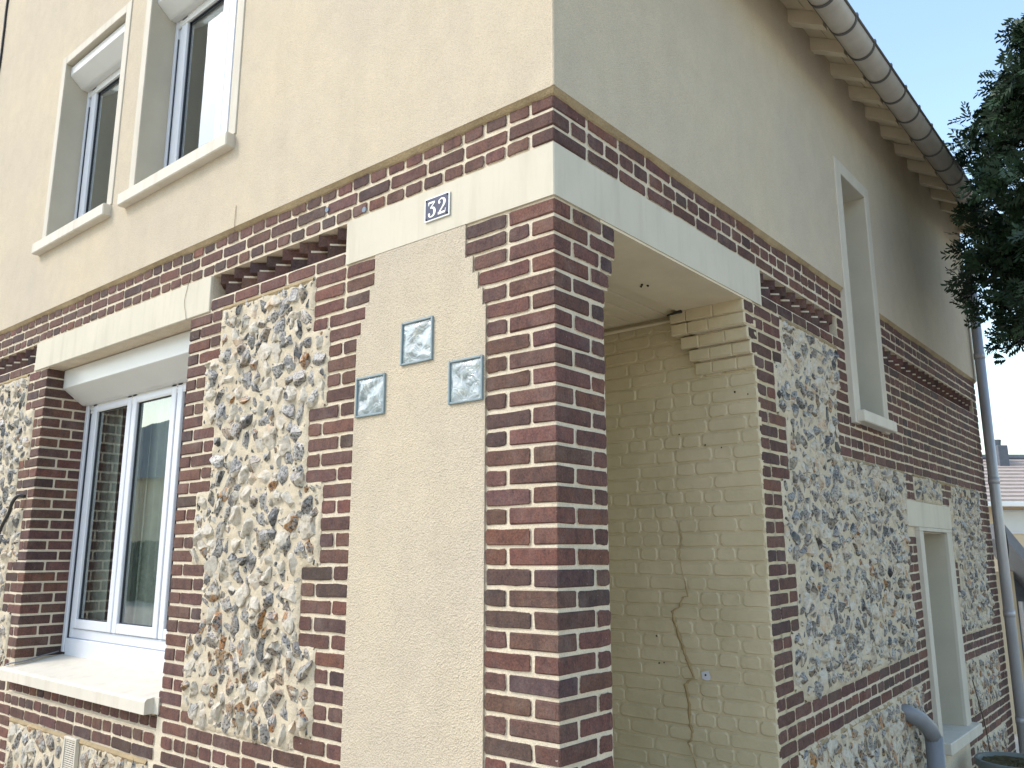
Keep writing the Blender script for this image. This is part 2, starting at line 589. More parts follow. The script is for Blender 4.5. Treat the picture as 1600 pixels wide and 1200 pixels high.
# ---- corner pillar (front + side)
def corbF(k): return {0: -0.443, 1: -0.443, 2: -0.403, 3: -0.375, 4: -0.350}.get(k, -0.333)   # left edge, front
def corbS(k): return {0: 0.409, 1: 0.409, 2: 0.385, 3: 0.355, 4: 0.332}.get(k, 0.318)         # right edge, side
for k in range(KMAX):
    z0, z1 = cz(k)
    dz = random.uniform(-0.001, 0.001)
    if k % 2 == 0:      # stretcher to the front, header to the side
        add_box(-0.215, 0.0, 0.0, 0.105, z0 + dz, z1 + dz)
        f0, s0 = -0.215 - J / 2, 0.105 + J / 2
    else:
        add_box(-0.105, 0.0, 0.0, 0.215, z0 + dz, z1 + dz)
        f0, s0 = -0.105 - J / 2, 0.215 + J / 2
    lay(corbF(k), f0, k, 'S' if f0 - corbF(k) < 0.27 else 'SH', FRONT, 0, 0.28)
    lay(s0, corbS(k), k, 'S' if corbS(k) - s0 < 0.27 else 'SH', SIDE, 0, 0.28)
# ---- pillar B between flint panel and infill
def bR(k): return {0: -0.976, 1: -0.976, 2: -1.005, 3: -1.030, 4: -1.056}.get(k, -1.081)
for k in range(KMAX):
    l = -1.413 if wideF(k) else -1.292
    r = bR(k)
    if k in (30, 31, 32): l = -2.50
    if k in (30, 31, 32):
        lay(l, r, k, 'H' if k == 31 else 'S', FRONT)
    elif wideF(k):
        lay(l, r, k, ('SH' if k % 2 else 'HS') if r - l < 0.37 else 'X', FRONT)
    else:
        lay(l, r, k, 'S' if k % 2 == 0 else 'H', FRONT)
# ---- pillar C right of the window: reveal faces -x at x = -2.53
for k in range(KMAX):
    z0, z1 = cz(k)
    r = -2.203 if wideF(k) else -2.325
    if k in (30, 31, 32):
        lay(-2.53, -2.50, k, 'S', FRONT)
        continue
    long_ = (k % 2 == 0)
    if k < 28:
        if wideF(k):
            b = S if long_ else HD
            add_box(-2.53, -2.53 + b, 0.0, HD if long_ else S, z0, z1)
            lay(-2.53 + b + J / 2, r, k, 'S', FRONT)
        else:
            if long_:
                add_box(-2.53, r - J / 2, 0.0, HD, z0, z1)
            else:
                add_box(-2.53, -2.53 + HD * 0.93, 0.0, S, z0, z1)
                lay(-2.53 + HD * 0.93 + J / 2, r, k, 'S', FRONT)
        s0 = (HD if long_ else S) + J
        V, F = chambox(-2.53, -2.45, s0, 0.36, z0, z1, 0.004, 0.001); BR.append((V, F, brick_col()))
    else:
        lay(-2.56, r, k, 'X', FRONT)
# ---- pillar D left of the window: reveal faces +x at x = -4.45
for k in range(KMAX):
    z0, z1 = cz(k)
    l = -4.77 if wideF(k) else -4.60
    long_ = (k % 2 == 0)
    if k < 28:
        if wideF(k):
            b = HD if long_ else S
            add_box(-4.45 - b, -4.45, 0.0, S * 0.92 if long_ else HD * 1.15, z0, z1)
            lay(l, -4.45 - b - J / 2, k, 'S', FRONT)
        else:
            if long_:
                add_box(l + J / 2, -4.45, 0.0, S * 0.92, z0, z1)
            else:
                b = 0.07
                add_box(-4.45 - b, -4.45, 0.0, HD * 1.15, z0, z1)
                lay(l, -4.45 - b - J / 2, k, 'S', FRONT)
        s0 = (S * 0.92 if long_ else HD * 1.15) + J
        V, F = chambox(-4.53, -4.45, s0, 0.36, z0, z1, 0.004, 0.001); BR.append((V, F, brick_col()))
    elif k not in (30, 31, 32):
        lay(l if k > 29 else -4.77, -4.42 if k > 29 else -4.54, k, 'X', FRONT)
# band under the window and further left
for k, kind in ((31, 'H'), (32, 'S')):
    lay(-7.0, -2.56, k, kind, FRONT)
lay(-7.0, -4.56, 30, 'S', FRONT)
n = 18
for i in range(n):      # recessed headers under the sill
    w = (4.55 - 2.56) / n
    u = -4.55 + i * w
    z0, z1 = cz(30)
    add_face(u + 0.006, u + w - 0.006, z0 + .004, z1 + 0.006, FRONT, 0.022, 0.08, 0.006, 0.002)
# ---- top band, both faces
for i, (kf, ks) in enumerate((('H', 'S'), ('S', 'H'), ('H', 'S'))):
    z1 = 3.305 - i * H - J / 2
    z0 = 3.305 - (i + 1) * H + J / 2
    if i == 2: z0 += 0.004
    dd = 0.13 if i == 2 else 0.05
    if kf == 'S': add_box(-S, 0, 0, HD, z0, z1); f0, s0 = -S - J / 2, HD + J / 2
    else: add_box(-HD, 0, 0, S, z0, z1); f0, s0 = -HD - J / 2, S + J / 2
    lay(-7.0, f0, 0, kf, FRONT, 0, dd, (z0, z1))
    lay(s0, 3.12, 0, ks, SIDE, 0, dd, (z0, z1))
    lay(3.84, 7.04, 0, ks, SIDE, 0, dd, (z0, z1))
# ---- course below the sawtooth
zr = (2.955 - H + J / 2, 2.955 - J / 2)
for a, b in ((-7.0, -4.70), (-2.335, -1.187)): lay(a, b, 0, 'S', FRONT, 0, 0.13, zr)
lay(1.815, 3.12, 0, 'S', SIDE, 0, 0.13, zr)
lay(3.84, 7.04, 0, 'S', SIDE, 0, 0.13, zr)
# ---- sawtooth bricks
pads = MB()
SAW = [('f', -7.0, -4.68), ('f', -2.335, -1.187), ('s', 1.815, 3.0), ('s', 3.95, 6.86)]
def rot_box(mpf, cu, cd_, h, z0, z1, ang=45):
    V = []; a = R(ang)
    for zz in (z0, z1):
        for (p, q) in ((-h, -h), (h, -h), (h, h), (-h, h)):
            u = cu + p * math.cos(a) - q * math.sin(a)
            d = cd_ + p * math.sin(a) + q * math.cos(a)
            V.append(mpf(u, zz, d))
    return V, [(0, 1, 2, 3), (4, 5, 6, 7), (0, 1, 5, 4), (1, 2, 6, 5), (2, 3, 7, 6), (3, 0, 4, 7)]
for pl_, a, b in SAW:
    Mp = FRONT if pl_ == 'f' else SIDE
    per = (b - a) / round((b - a) / 0.150)
    nn = round((b - a) / per)
    for row, (z0, z1) in enumerate(((3.032, 3.088), (2.962, 3.019))):
        for i in range(nn):
            c = a + per * (i + 0.5 + (0.5 if row else 0.0))
            if c > b - 0.04: continue
            h = 0.052
            V, F = rot_box(Mp, c + random.uniform(-.004, .004), 0.078 + random.uniform(-.004, .004), h, z0, z1, 45 + random.uniform(-4, 4))
            bc = brick_col(); BR.append((V, F, tuple(x * 0.85 for x in bc)))
            V, F = rot_box(Mp, c, 0.080, h - 0.006, z1 + 0.0005, z1 + 0.0125, 45)
            pads.add(V, F)
    # little bricks closing the ends
for (a, b) in ((3.0, 3.12), (3.84, 3.95), (6.87, 7.04)):
    for z0, z1 in ((3.030, 3.089), (2.960, 3.019)): add_face(a + .004, b - J / 2, z0, z1, SIDE, 0, 0.13)
# ---- side wall: jamb pillar F
def fL(k): return {0: 1.592, 1: 1.600, 2: 1.632, 3: 1.657, 4: 1.682}.get(k, 1.704)
wideS = lambda k: k <= 3 or 8 <= k <= 12 or 19 <= k <= 23 or k == 28
def fR(k): return 2.055 if wideS(k) else 1.938
for k in range(KMAX + 6):
    if k in (29, 30, 31): continue
    lay(fL(k), fR(k), k, 'X' if fR(k) - fL(k) > 0.4 else ('SH' if k % 2 else 'HS') if fR(k) - fL(k) > 0.26 else ('S' if k % 2 else 'H'), SIDE if k < 9 else SIDEW)
# side bands
for k, kind in ((29, 'S'), (30, 'H'), (31, 'S')):
    lay(1.704, 4.37, k, kind, SIDEW)
    lay(5.34, 7.04, k, kind, SIDEW)
    lay(5.34, 7.04, k + 9, kind, SIDEW)
# brick strip left of the tall window and the brick field
for k in range(10):
    l = 2.95 if k <= 3 else 2.865
    kind = 'S' if k % 2 else 'H'
    if k < 6:
        lay(l, 3.115, k, 'X', SIDE); lay(3.845, 7.04, k, kind, SIDE)
    else:
        lay(l - (0.0 if k < 8 else .0), 7.04, k, kind, SIDE)
# pier above the low window, quoins beside it, end quoin
for k in range(10, 13): lay(4.22, 4.44, k, 'S' if k % 2 else 'H', SIDEW)
for k in range(10, 13): lay(5.25, 5.25 + (0.33 if k < 12 else 0.22), k, 'X', SIDEW)
for k in range(16, 44):
    if k in (29, 30, 31): continue
    w = (k // 4) % 2
    if k >= 17: lay(4.155 if not w else 4.10, 4.368, k, 'S' if k % 2 else 'H', SIDEW)
    if k not in (38, 39, 40) : lay(5.345, 5.56 if w else 5.47, k, 'S' if (k % 2 and w) else 'H', SIDEW)
for k in range(10, 46):
    if k in (29, 30, 31, 38, 39, 40): continue
    lay(6.60 if (k // 4) % 2 else 6.71, 7.04, k, 'SH' if k % 2 else 'HS', SIDEW)

# build the bricks: the 300 that show largest are separate parts
def big300(items, facing=None):
    sc = []
    for i, it in enumerate(items):
        V = np.asarray(it[0]); c = V.mean(0)
        x, y, z = project(c)
        if not (-10 < x < 1610 and -10 < y < 1210): sc.append((0, i)); continue
        P = [project(v) for v in V]
        xs = [p[0] for p in P]; ys = [p[1] for p in P]
        sc.append(((max(xs) - min(xs)) * (max(ys) - min(ys)), i))
    sc.sort(reverse=True)
    return set(i for s_, i in sc[:300] if s_ > 0)

def build_pieces(name, stuffname, items, mat, parent, smooth=False, hascut=False):
    pick = big300(items)
    SV, SF, SC, SX = [], [], [], []
    pl0 = Vector((0, 0, 0)); p = parent
    while p is not None: pl0 += p.location; p = p.parent
    for i, it in enumerate(items):
        V = np.asarray(it[0], float); F = it[1]; c = it[2]
        col = np.tile(np.array([*c, 1.0]), (len(V), 1))
        if i in pick:
            ctr = V.mean(0)
            at = {'tint': ('FLOAT_COLOR', col)}
            if hascut: at['cut'] = ('FLOAT', it[3])
            else: at['edge'] = ('FLOAT', edge_of(it[0]))
            o = mobj(name, V, F, mat, None, smooth, at, ctr)
            o.parent = parent
            o.location = Vector(ctr) - pl0
        else:
            k = len(SV)
            SV.extend(V.tolist()); SF.extend([tuple(int(q) + k for q in f) for f in F]); SC.append(col)
            SX.append(it[3] if hascut else edge_of(it[0]))
    if SV:
        at = {'tint': ('FLOAT_COLOR', np.concatenate(SC))}
        at['cut' if hascut else 'edge'] = ('FLOAT', np.concatenate(SX))
        o = mobj(stuffname, SV, SF, mat, None, smooth, at, (-3, 3, 0))
        o.parent = parent
        o.location = Vector((-3, 3, 0)) - pl0
        o['kind'] = 'stuff'
build_pieces('brick', 'brickwork', BR, MT['brick'], house)
part('mortar_pads', pads, MT['mortar'])['kind'] = 'stuff'

# ---- backing mortar panels with real openings
def panel(mb, Mp, u0, u1, z0, z1, d, holes, depth=0.3, back=False):
    us = sorted({u0, u1, *[h[0] for h in holes], *[h[1] for h in holes]})
    zs = sorted({z0, z1, *[h[2] for h in holes], *[h[3] for h in holes]})
    us = [u for u in us if u0 <= u <= u1]; zs = [z for z in zs if z0 <= z <= z1]
    for i in range(len(us) - 1):
        for j in range(len(zs) - 1):
            cu, cz_ = (us[i] + us[i + 1]) / 2, (zs[j] + zs[j + 1]) / 2
            if any(h[0] < cu < h[1] and h[2] < cz_ < h[3] for h in holes): continue
            mb.add([Mp(us[i], zs[j], d), Mp(us[i + 1], zs[j], d), Mp(us[i + 1], zs[j + 1], d), Mp(us[i], zs[j + 1], d)], [(0, 1, 2, 3)])
    for h in holes:
        dep = h[4] if len(h) > 4 else depth
        a, b, c, e = max(h[0], u0), min(h[1], u1), max(h[2], z0), min(h[3], z1)
        if a > u0: mb.add([Mp(a, c, d), Mp(a, e, d), Mp(a, e, d + dep), Mp(a, c, d + dep)], [(0, 1, 2, 3)])
        if b < u1: mb.add([Mp(b, c, d), Mp(b, e, d), Mp(b, e, d + dep), Mp(b, c, d + dep)], [(0, 1, 2, 3)])
        if c > z0: mb.add([Mp(a, c, d), Mp(b, c, d), Mp(b, c, d + dep), Mp(a, c, d + dep)], [(0, 1, 2, 3)])
        if e < z1: mb.add([Mp(a, e, d), Mp(b, e, d), Mp(b, e, d + dep), Mp(a, e, d + dep)], [(0, 1, 2, 3)])
        if len(h) > 5: mb.add([Mp(a, c, d + dep), Mp(b, c, d + dep), Mp(b, e, d + dep), Mp(a, e, d + dep)], [(0, 1, 2, 3)])

mb = MB()
panel(mb, FRONT, -7.5, -0.006, -0.9, 3.309, 0.006,
      [(-4.455, -2.524, 0.80, 2.885, 0.35), (-7.2, -4.69, 2.955, 3.094, 0.14, 1), (-2.335, -1.187, 2.955, 3.094, 0.14, 1),
       (-4.54, -2.56, 0.722, 0.80, 0.035, 1)])
mb.add([(-4.54, 0.0035, 0.7175), (-2.56, 0.0035, 0.7175), (-2.56, 0.03, 0.7315), (-4.54, 0.03, 0.7315)], [(0, 1, 2, 3)])
part('front_wall', mb, MT['mortar'])
mb = MB()
panel(mb, SIDE, 0.006, 7.044, -0.9, 3.309, 0.006,
      [(0.30, 1.712, -0.9, 2.885, 0.30), (3.2, 3.76, 2.46, 3.309, 0.26, 1), (4.46, 5.19, 0.28, 1.76, 0.30, 1),
       (1.815, 3.0, 2.955, 3.094, 0.14, 1), (3.95, 6.86, 2.955, 3.094, 0.14, 1)])
for k in range(5):     # mortar of the corbelled courses
    z0 = TOPZ - (k + 1) * H; z1 = TOPZ - k * H
    mb.box(-0.30, -0.0072, 0.28, corbS(k) - 0.006, z0 + 0.0005, z1 - 0.0005)
    mb.box(-0.30, -0.0072, fL(k) + 0.006, 1.72, z0 + 0.0005, z1 - 0.0005)
mb.box(-0.33, -0.0075, 0.02, 0.3175, -0.9, TOPZ - 5 * H)
mb.box(-7.5, -1.40, 7.0, 7.044, -0.9, 6.0)
part('side_wall', mb, MT['mortar'])

# ---- flint panels: displaced mortar beds + stones
def in_front(u, z):
    if z > 2.875: return False
    k = int((TOPZ - z) / H)
    w = wideF(k)
    if z > 0.79:
        if (-2.203 if w else -2.325) < u < (-1.413 if w else -1.292): return True
        if u < (-4.77 if w else -4.60): return True
        return False
    if z < 0.568:
        if -3.585 < u < -3.355 and z > 0.355: return False
        return -4.41 < u < -2.62 or u < -4.80
    return False
def in_side(y, z):
    if z > 2.870: return False
    k = int((TOPZ - z) / H)
    if z > 0.862:
        if fR(k) < y:
            if z > 2.185: return y < (2.95 if z > 2.605 else 2.865)
            if z > 1.975: return y < 4.22 or (4.44 < y < 6.60) and not (5.25 < y < (5.58 if k < 12 else 5.47))
            if z > 1.76: return y < 4.165 or 5.42 < y < 6.60
            w = (k // 4) % 2
            return y < (4.155 if not w else 4.10) or (5.56 if w else 5.47) < y < (6.60 if w else 6.71)
        return False
    if z < 0.638:
        w = (k // 4) % 2
        if z > 0.225 or z < 0.01:
            return fR(k) < y < (4.155 if not w else 4.10) or (5.56 if w else 5.47) < y < (6.60 if w else 6.71)
        return fR(k) < y < (4.155 if not w else 4.10)
    return False

def bed(name, Mp, test, u0, u1, z0, z1, st):
    nu = int((u1 - u0) / st) + 1; nz = int((z1 - z0) / st) + 1
    ins = np.zeros((nu, nz), bool)
    for i in range(nu):
        for j in range(nz):
            ins[i, j] = test(u0 + i * st, z0 + j * st)
    from mathutils import noise as mn
    grow = ins.copy()
    grow[1:] |= ins[:-1]; grow[:-1] |= ins[1:]; grow[:, 1:] |= ins[:, :-1]; grow[:, :-1] |= ins[:, 1:]
    ids = -np.ones((nu, nz), int); V = []
    for i in range(nu):
        for j in range(nz):
            if grow[i, j]:
                u, z = u0 + i * st, z0 + j * st
                if ins[i, j]:
                    n1 = mn.noise(Vector((u * 14, z * 14, 3.3)))
                    n2 = mn.noise(Vector((u * 42, z * 42, 9.1)))
                    d = -0.004 - 0.008 * n1 - 0.004 * n2
                else:
                    d = 0.004
                ids[i, j] = len(V)
                V.append(Mp(u + random.uniform(-.3, .3) * st, z + random.uniform(-.3, .3) * st, d))
    F = []
    for i in range(nu - 1):
        for j in range(nz - 1):
            q = (ids[i, j], ids[i + 1, j], ids[i + 1, j + 1], ids[i, j + 1])
            if min(q) >= 0: F.append(q)
    m = MB(); m.V = V; m.F = F
    return part(name, m, MT['fmortar'], smooth=True)
bed('mortar_bed', FRONT, in_front, -7.0, -1.2, 0.15, 2.885, 0.0155)
bed('mortar_bed', SIDEW, in_side, 1.85, 6.75, -0.75, 2.885, 0.0165)

bm = bmesh.new(); bmesh.ops.create_icosphere(bm, subdivisions=3, radius=1)
ICO3V = np.array([v.co[:] for v in bm.verts]); ICO3F = [tuple(v.index for v in f.verts) for f in bm.faces]; bm.free()
bm = bmesh.new(); bmesh.ops.create_icosphere(bm, subdivisions=2, radius=1)
ICO2V = np.array([v.co[:] for v in bm.verts]); ICO2F = [tuple(v.index for v in f.verts) for f in bm.faces]; bm.free()
def front_half(Vb, Fb):
    keep = Vb[:, 2] > -0.35
    ok = [f for f in Fb if all(keep[list(f)])]
    used = sorted({i for f in ok for i in f}); mp = {o: n for n, o in enumerate(used)}
    return Vb[used], [tuple(mp[i] for i in f) for f in ok]
ICO3V, ICO3F = front_half(ICO3V, ICO3F)
ICO2V, ICO2F = front_half(ICO2V, ICO2F)
FLCOL = [((0.115, 0.112, 0.110), .27), ((0.24, 0.23, 0.22), .19), ((0.042, 0.040, 0.040), .13), ((0.20, 0.155, 0.105), .20), ((0.34, 0.17, 0.06), .08), ((0.40, 0.37, 0.33), .13)]
def flint_col(low):
    t = random.random(); a = 0
    if low and t < 0.68: return random.choice([(0.32, 0.20, 0.10), (0.28, 0.19, 0.12), (0.40, 0.19, 0.075), (0.24, 0.20, 0.16)])
    for c, p in FLCOL:
        a += p
        if t < a: return c
    return FLCOL[0][0]
def flint(u, z, r, Mp, hi, low):
    Vb, Fb = (ICO3V, ICO3F) if hi else (ICO2V, ICO2F)
    P = Vb.copy()
    dsp = np.zeros(len(P))
    for _ in range(5):
        k = rng.normal(size=3); k = k / np.linalg.norm(k) * rng.uniform(2.0, 6.5)
        dsp += np.sin(P @ k + rng.uniform(0, 6.28)) * rng.uniform(0.05, 0.15)
    P = P * (1 + dsp)[:, None]
    cut = np.zeros(len(P))
    ncut = rng.integers(3, 8)
    for q in range(ncut):
        nrm = rng.normal(size=3); nrm[2] = abs(nrm[2]) * 0.9 + 0.15; nrm /= np.linalg.norm(nrm)
        h = rng.uniform(0.36, 0.80)
        dd = P @ nrm - h
        mk = dd > 0
        P[mk] -= dd[mk][:, None] * nrm * 0.95
        cut[mk] = 1.0
    if rng.random() < 0.30: cut *= 0.2
    P = P * (1 + rng.normal(size=(len(P), 1)) * (0.038 if hi else 0.035))
    el = rng.uniform(0.65, 1.0)
    a = rng.uniform(0, math.pi) if not low else rng.normal(math.pi / 2, 0.35)
    X = P[:, 0] * r * 1.24; Y = P[:, 1] * r * el * 1.12
    U = u + X * math.cos(a) - Y * math.sin(a); Z = z + X * math.sin(a) + Y * math.cos(a)
    prot = min(0.76 * r, 0.031) * rng.uniform(0.75, 1.2)
    D = -0.001 - P[:, 2] * prot
    V = [Mp(float(U[i]), float(Z[i]), float(D[i])) for i in range(len(P))]
    return V, Fb, flint_col(low), cut
FL = []
def stones(Mp, test, u0, u1, z0, z1, dens, rmin, rmax, hi):
    pts = np.zeros((0, 3)); area = (u1 - u0) * (z1 - z0)
    radii = [rmax - (rmax - rmin) * t for t in np.linspace(0, 1, 7)]
    for r in radii:
        for _ in range(int(dens * area)):
            u, z = rng.uniform(u0, u1), rng.uniform(z0, z1)
            rr = r * rng.uniform(0.85, 1.12)
            if not test(u, z): continue
            if not (test(u - rr * 1.0, z) and test(u + rr * 1.0, z) and test(u, z - rr * 1.0) and test(u, z + rr * 1.0)): continue
            if len(pts):
                dd = np.hypot((pts[:, 0] - u), (pts[:, 1] - z))
                if (dd < (pts[:, 2] + rr) * 0.90).any(): continue
            pts = np.vstack([pts, [u, z, rr]])
    for u, z, r in pts:
        FL.append(flint(u, z, r * 1.03, Mp, hi, z < 1.35 and Mp is FRONT or z < 0.6))
stones(FRONT, in_front, -2.35, -1.25, 0.79, 2.885, 1900, 0.010, 0.046, True)
stones(FRONT, in_front, -6.0, -4.55, 0.79, 2.885, 900, 0.013, 0.046, False)
stones(FRONT, in_front, -4.6, -2.5, 0.2, 0.57, 900, 0.015, 0.065, True)
stones(SIDEW, in_side, 1.9, 4.25, -0.3, 2.885, 1500, 0.011, 0.045, False)
stones(SIDEW, in_side, 4.25, 6.75, -0.75, 2.2, 800, 0.014, 0.044, False)
build_pieces('flint', 'flintwork', FL, MT['flint'], house, hascut=True)

# ---- lintels
mb = MB()
P_ = [(-1.183, -0.004), (0.000, -0.004), (0.0045, 0.000), (0.0045, 1.812), (-0.30, 1.812), (-0.30, 0.30), (-1.183, 0.30)]
for zz in (2.887, 3.094): mb.V += [(a, b, zz) for a, b in P_]
mb.F += [tuple(range(7))[::-1], tuple(range(7, 14))] + [(i, (i + 1) % 7, (i + 1) % 7 + 7, i + 7) for i in range(7)]
tag(part('lintel', mb, MT['lintel']), 'pale painted corner lintel over the infilled door and porch opening')
mb = MB().box(-4.675, -2.338, -0.005, 0.42, 2.887, 3.093, 0.004)
tag(part('lintel', mb, MT['lintel']), 'long pale painted lintel over the three-light window')
mb = MB()
for x0, x1, y0, y1, z0, z1 in ((-0.3, 0.012, 4.16, 5.42, 1.772 + .085 - .06, 1.985),):
    mb.box(x0, x1, y0, y1, z0, z1, 0.004)
tag(part('lintel', mb, MT['lintel']), 'short pale lintel over the low side window')

# ---- render panels
def slab_front(mb):
    top = lambda u: 5.03 - 0.55 * u
    d = -0.02
    holes = [(-4.69, -3.71, 3.87, 5.33), (-3.33, -2.24, 3.87, 5.33)]
    us = [-8.0, -4.69, -3.71, -3.33, -2.24, -2.1]
    for i in range(5):
        a, b = us[i], us[i + 1]
        if (a, b) in ((-4.69, -3.71), (-3.33, -2.24)):
            mb.add([(a, d, 3.312), (b, d, 3.312), (b, d, 3.87), (a, d, 3.87)], [(0, 1, 2, 3)])
            mb.add([(a, d, 5.33), (b, d, 5.33), (b, d, top(b)), (a, d, top(a))], [(0, 1, 2, 3)])
        else:
            mb.add([(a, d, 3.312), (b, d, 3.312), (b, d, 3.87), (a, d, 3.87)], [(0, 1, 2, 3)])
            mb.add([(a, d, 3.87), (b, d, 3.87), (b, d, 5.33), (a, d, 5.33)], [(0, 1, 2, 3)])
            mb.add([(a, d, 5.33), (b, d, 5.33), (b, d, top(b)), (a, d, top(a))], [(0, 1, 2, 3)])
    mb.add([(-2.1, d, 3.312), (0.02, d, 3.312), (0.02, d, top(0.02)), (-2.1, d, top(-2.1))], [(0, 1, 2, 3)])
    mb.add([(-8, d, 3.312), (0.02, d, 3.312), (0.006, 0.006, 3.312), (-8, 0.006, 3.312)], [(0, 1, 2, 3)])
mb = MB(); slab_front(mb)
part('front_render', mb, MT['stucco'])
mb = MB()
x = 0.02
for a, b, c, e in ((-0.02, 3.24, 3.312, 5.02), (3.75, 7.06, 3.312, 5.02), (3.24, 3.75, 4.16, 5.02)):
    mb.add([(x, a, c), (x, b, c), (x, b, e), (x, a, e)], [(0, 1, 2, 3)])
mb.add([(x, 7.06, 3.312), (-8, 7.06, 3.312), (-8, 7.06, 5.02), (x, 7.06, 5.02)], [(0, 1, 2, 3)])
for a, b in ((-0.02, 3.24), (3.75, 7.06)):
    mb.add([(x, a, 3.312), (x, b, 3.312), (0.006, b, 3.312), (0.006, a, 3.312)], [(0, 1, 2, 3)])
part('side_render', mb, MT['stucco'])
# slim corner bead of the render
mb = MB().tube([(0.016, -0.016, 3.312), (0.016, -0.016, 5.0)], 0.0072, 8)
part('corner_bead', mb, MT['stucco'])
# ochre mortar fillet between brick band and render, wavering lower edge
def fillet(Mp, a, b, corner=None):
    m = MB(); n = int((b - a) / 0.05); V = []
    for i in range(n + 1):
        u = a + (b - a) * i / n
        w = 0.010 + 0.005 * math.sin(u * 7.1) + random.uniform(-.003, .003)
        uo = u
        fu = lambda d: (-d if (Mp is FRONT and i == n) else d if (Mp is SIDE and i == 0 and a < 0) else uo)
        V += [Mp(fu(q), zz, q) for q, zz in ((-0.0195, 3.3125), (-0.006, 3.300 - w * 0.8), (0.004, 3.294 - w), (0.02, 3.3125))]
    F = []
    for i in range(n):
        for j in range(3): F.append((i * 4 + j, i * 4 + j + 1, i * 4 + j + 5, i * 4 + j + 4))
    m.add(V, F)
    return m
m1 = fillet(FRONT, -7.5, 0.006); m2 = fillet(SIDE, -0.006, 3.115); m1.add(m2.V, m2.F); m2 = fillet(SIDE, 3.85, 7.05); m1.add(m2.V, m2.F)
part('mortar_fillet', m1, MT['ochre'])
# ochre strips under the flush courses, above the flints
mb = MB()
def strip(Mp, a, b, z, h, dm=-0.004):
    n = max(2, int((b - a) / 0.04)); V = []; F = []
    for i in range(n + 1):
        u = a + (b - a) * i / n
        V += [Mp(u, z + 0.004, 0.002), Mp(u, z - h * 0.4, dm - 0.004 + random.uniform(-.002, .002)), Mp(u, z - h + random.uniform(-.008, .008), 0.004)]
    for i in range(n):
        for j in range(2): F.append((i * 3 + j, i * 3 + j + 1, i * 3 + j + 4, i * 3 + j + 3))
    m = MB(); m.add(V, F); part('mortar_strip', m, MT['ochre'])
strip(FRONT, -2.20, -1.42, 2.885, 0.035); strip(FRONT, -7, -4.78, 2.885, 0.035); strip(FRONT, -4.41, -2.62, 0.572, 0.035)
strip(SIDE, 2.06, 2.95, 2.885, 0.035); strip(SIDEW, 2.87, 4.22, 2.183, 0.03); strip(SIDEW, 4.44, 6.6, 2.183, 0.03); strip(SIDEW, 2.0, 4.1, 0.642, 0.03)

# ---- door infill: render stepping round the corbels
mb = MB()
for k in range(KMAX):
    a, b = bR(k) - 0.004, corbF(k) + 0.004
    z1 = TOPZ - k * H; z0 = z1 - H
    mb.add([FRONT(a, z0, -0.003), FRONT(b, z0, -0.003), FRONT(b, z1, -0.003), FRONT(a, z1, -0.003)], [(0, 1, 2, 3)])
    for u in (a, b): mb.add([FRONT(u, z0, -0.003), FRONT(u, z1, -0.003), FRONT(u, z1, 0.02), FRONT(u, z0, 0.02)], [(0, 1, 2, 3)])
part('door_infill', mb, MT['infill'])

# ---- glass blocks
def glass_block(u0, u1, z0, z1, seed):
    fr_ = MB(); w = 0.009
    fr_.box(u0, u0 + w, -0.013, 0.01, z0, z1, .002).box(u1 - w, u1, -0.013, 0.01, z0, z1, .002)
    fr_.box(u0 + w, u1 - w, -0.0128, 0.01, z0, z0 + w, .002).box(u0 + w, u1 - w, -0.0128, 0.01, z1 - w, z1, .002)
    f = part('glass_block', fr_, MT['bframe'])
    n = 26; V = []; F = []
    r_ = random.Random(seed); ph = [r_.uniform(0, 6.28) for _ in range(6)]
    for i in range(n + 1):
        for j in range(n + 1):
            s, t = i / n, j / n
            cx, cy = s - 0.45, t - 0.45
            an = math.atan2(cy, cx); rad = math.hypot(cx, cy)
            h = math.sin(an * 3 + rad * 5 + ph[0]) * min(rad * 3, 1) * 0.5 + 0.5 * math.sin(s * 7 + 2.5 * math.sin(t * 5 + ph[1]) + ph[2])
            e = min(s, 1 - s, t, 1 - t) * 8
            d = -0.0045 - 0.0035 * (h + 1) * min(e, 1)
            V.append(FRONT(u0 + w + (u1 - u0 - 2 * w) * s, z0 + w + (z1 - z0 - 2 * w) * t, d))
    for i in range(n):
        for j in range(n):
            a = i * (n + 1) + j; F.append((a, a + n + 1, a + n + 2, a + 1))
    m = MB(); m.V = V; m.F = F
    part('glass_face', m, MT['cglass'], f, True)
glass_block(-0.792, -0.607, 2.358, 2.540, 1)
glass_block(-1.069, -0.884, 2.170, 2.344, 2)
glass_block(-0.514, -0.336, 2.164, 2.337, 3)

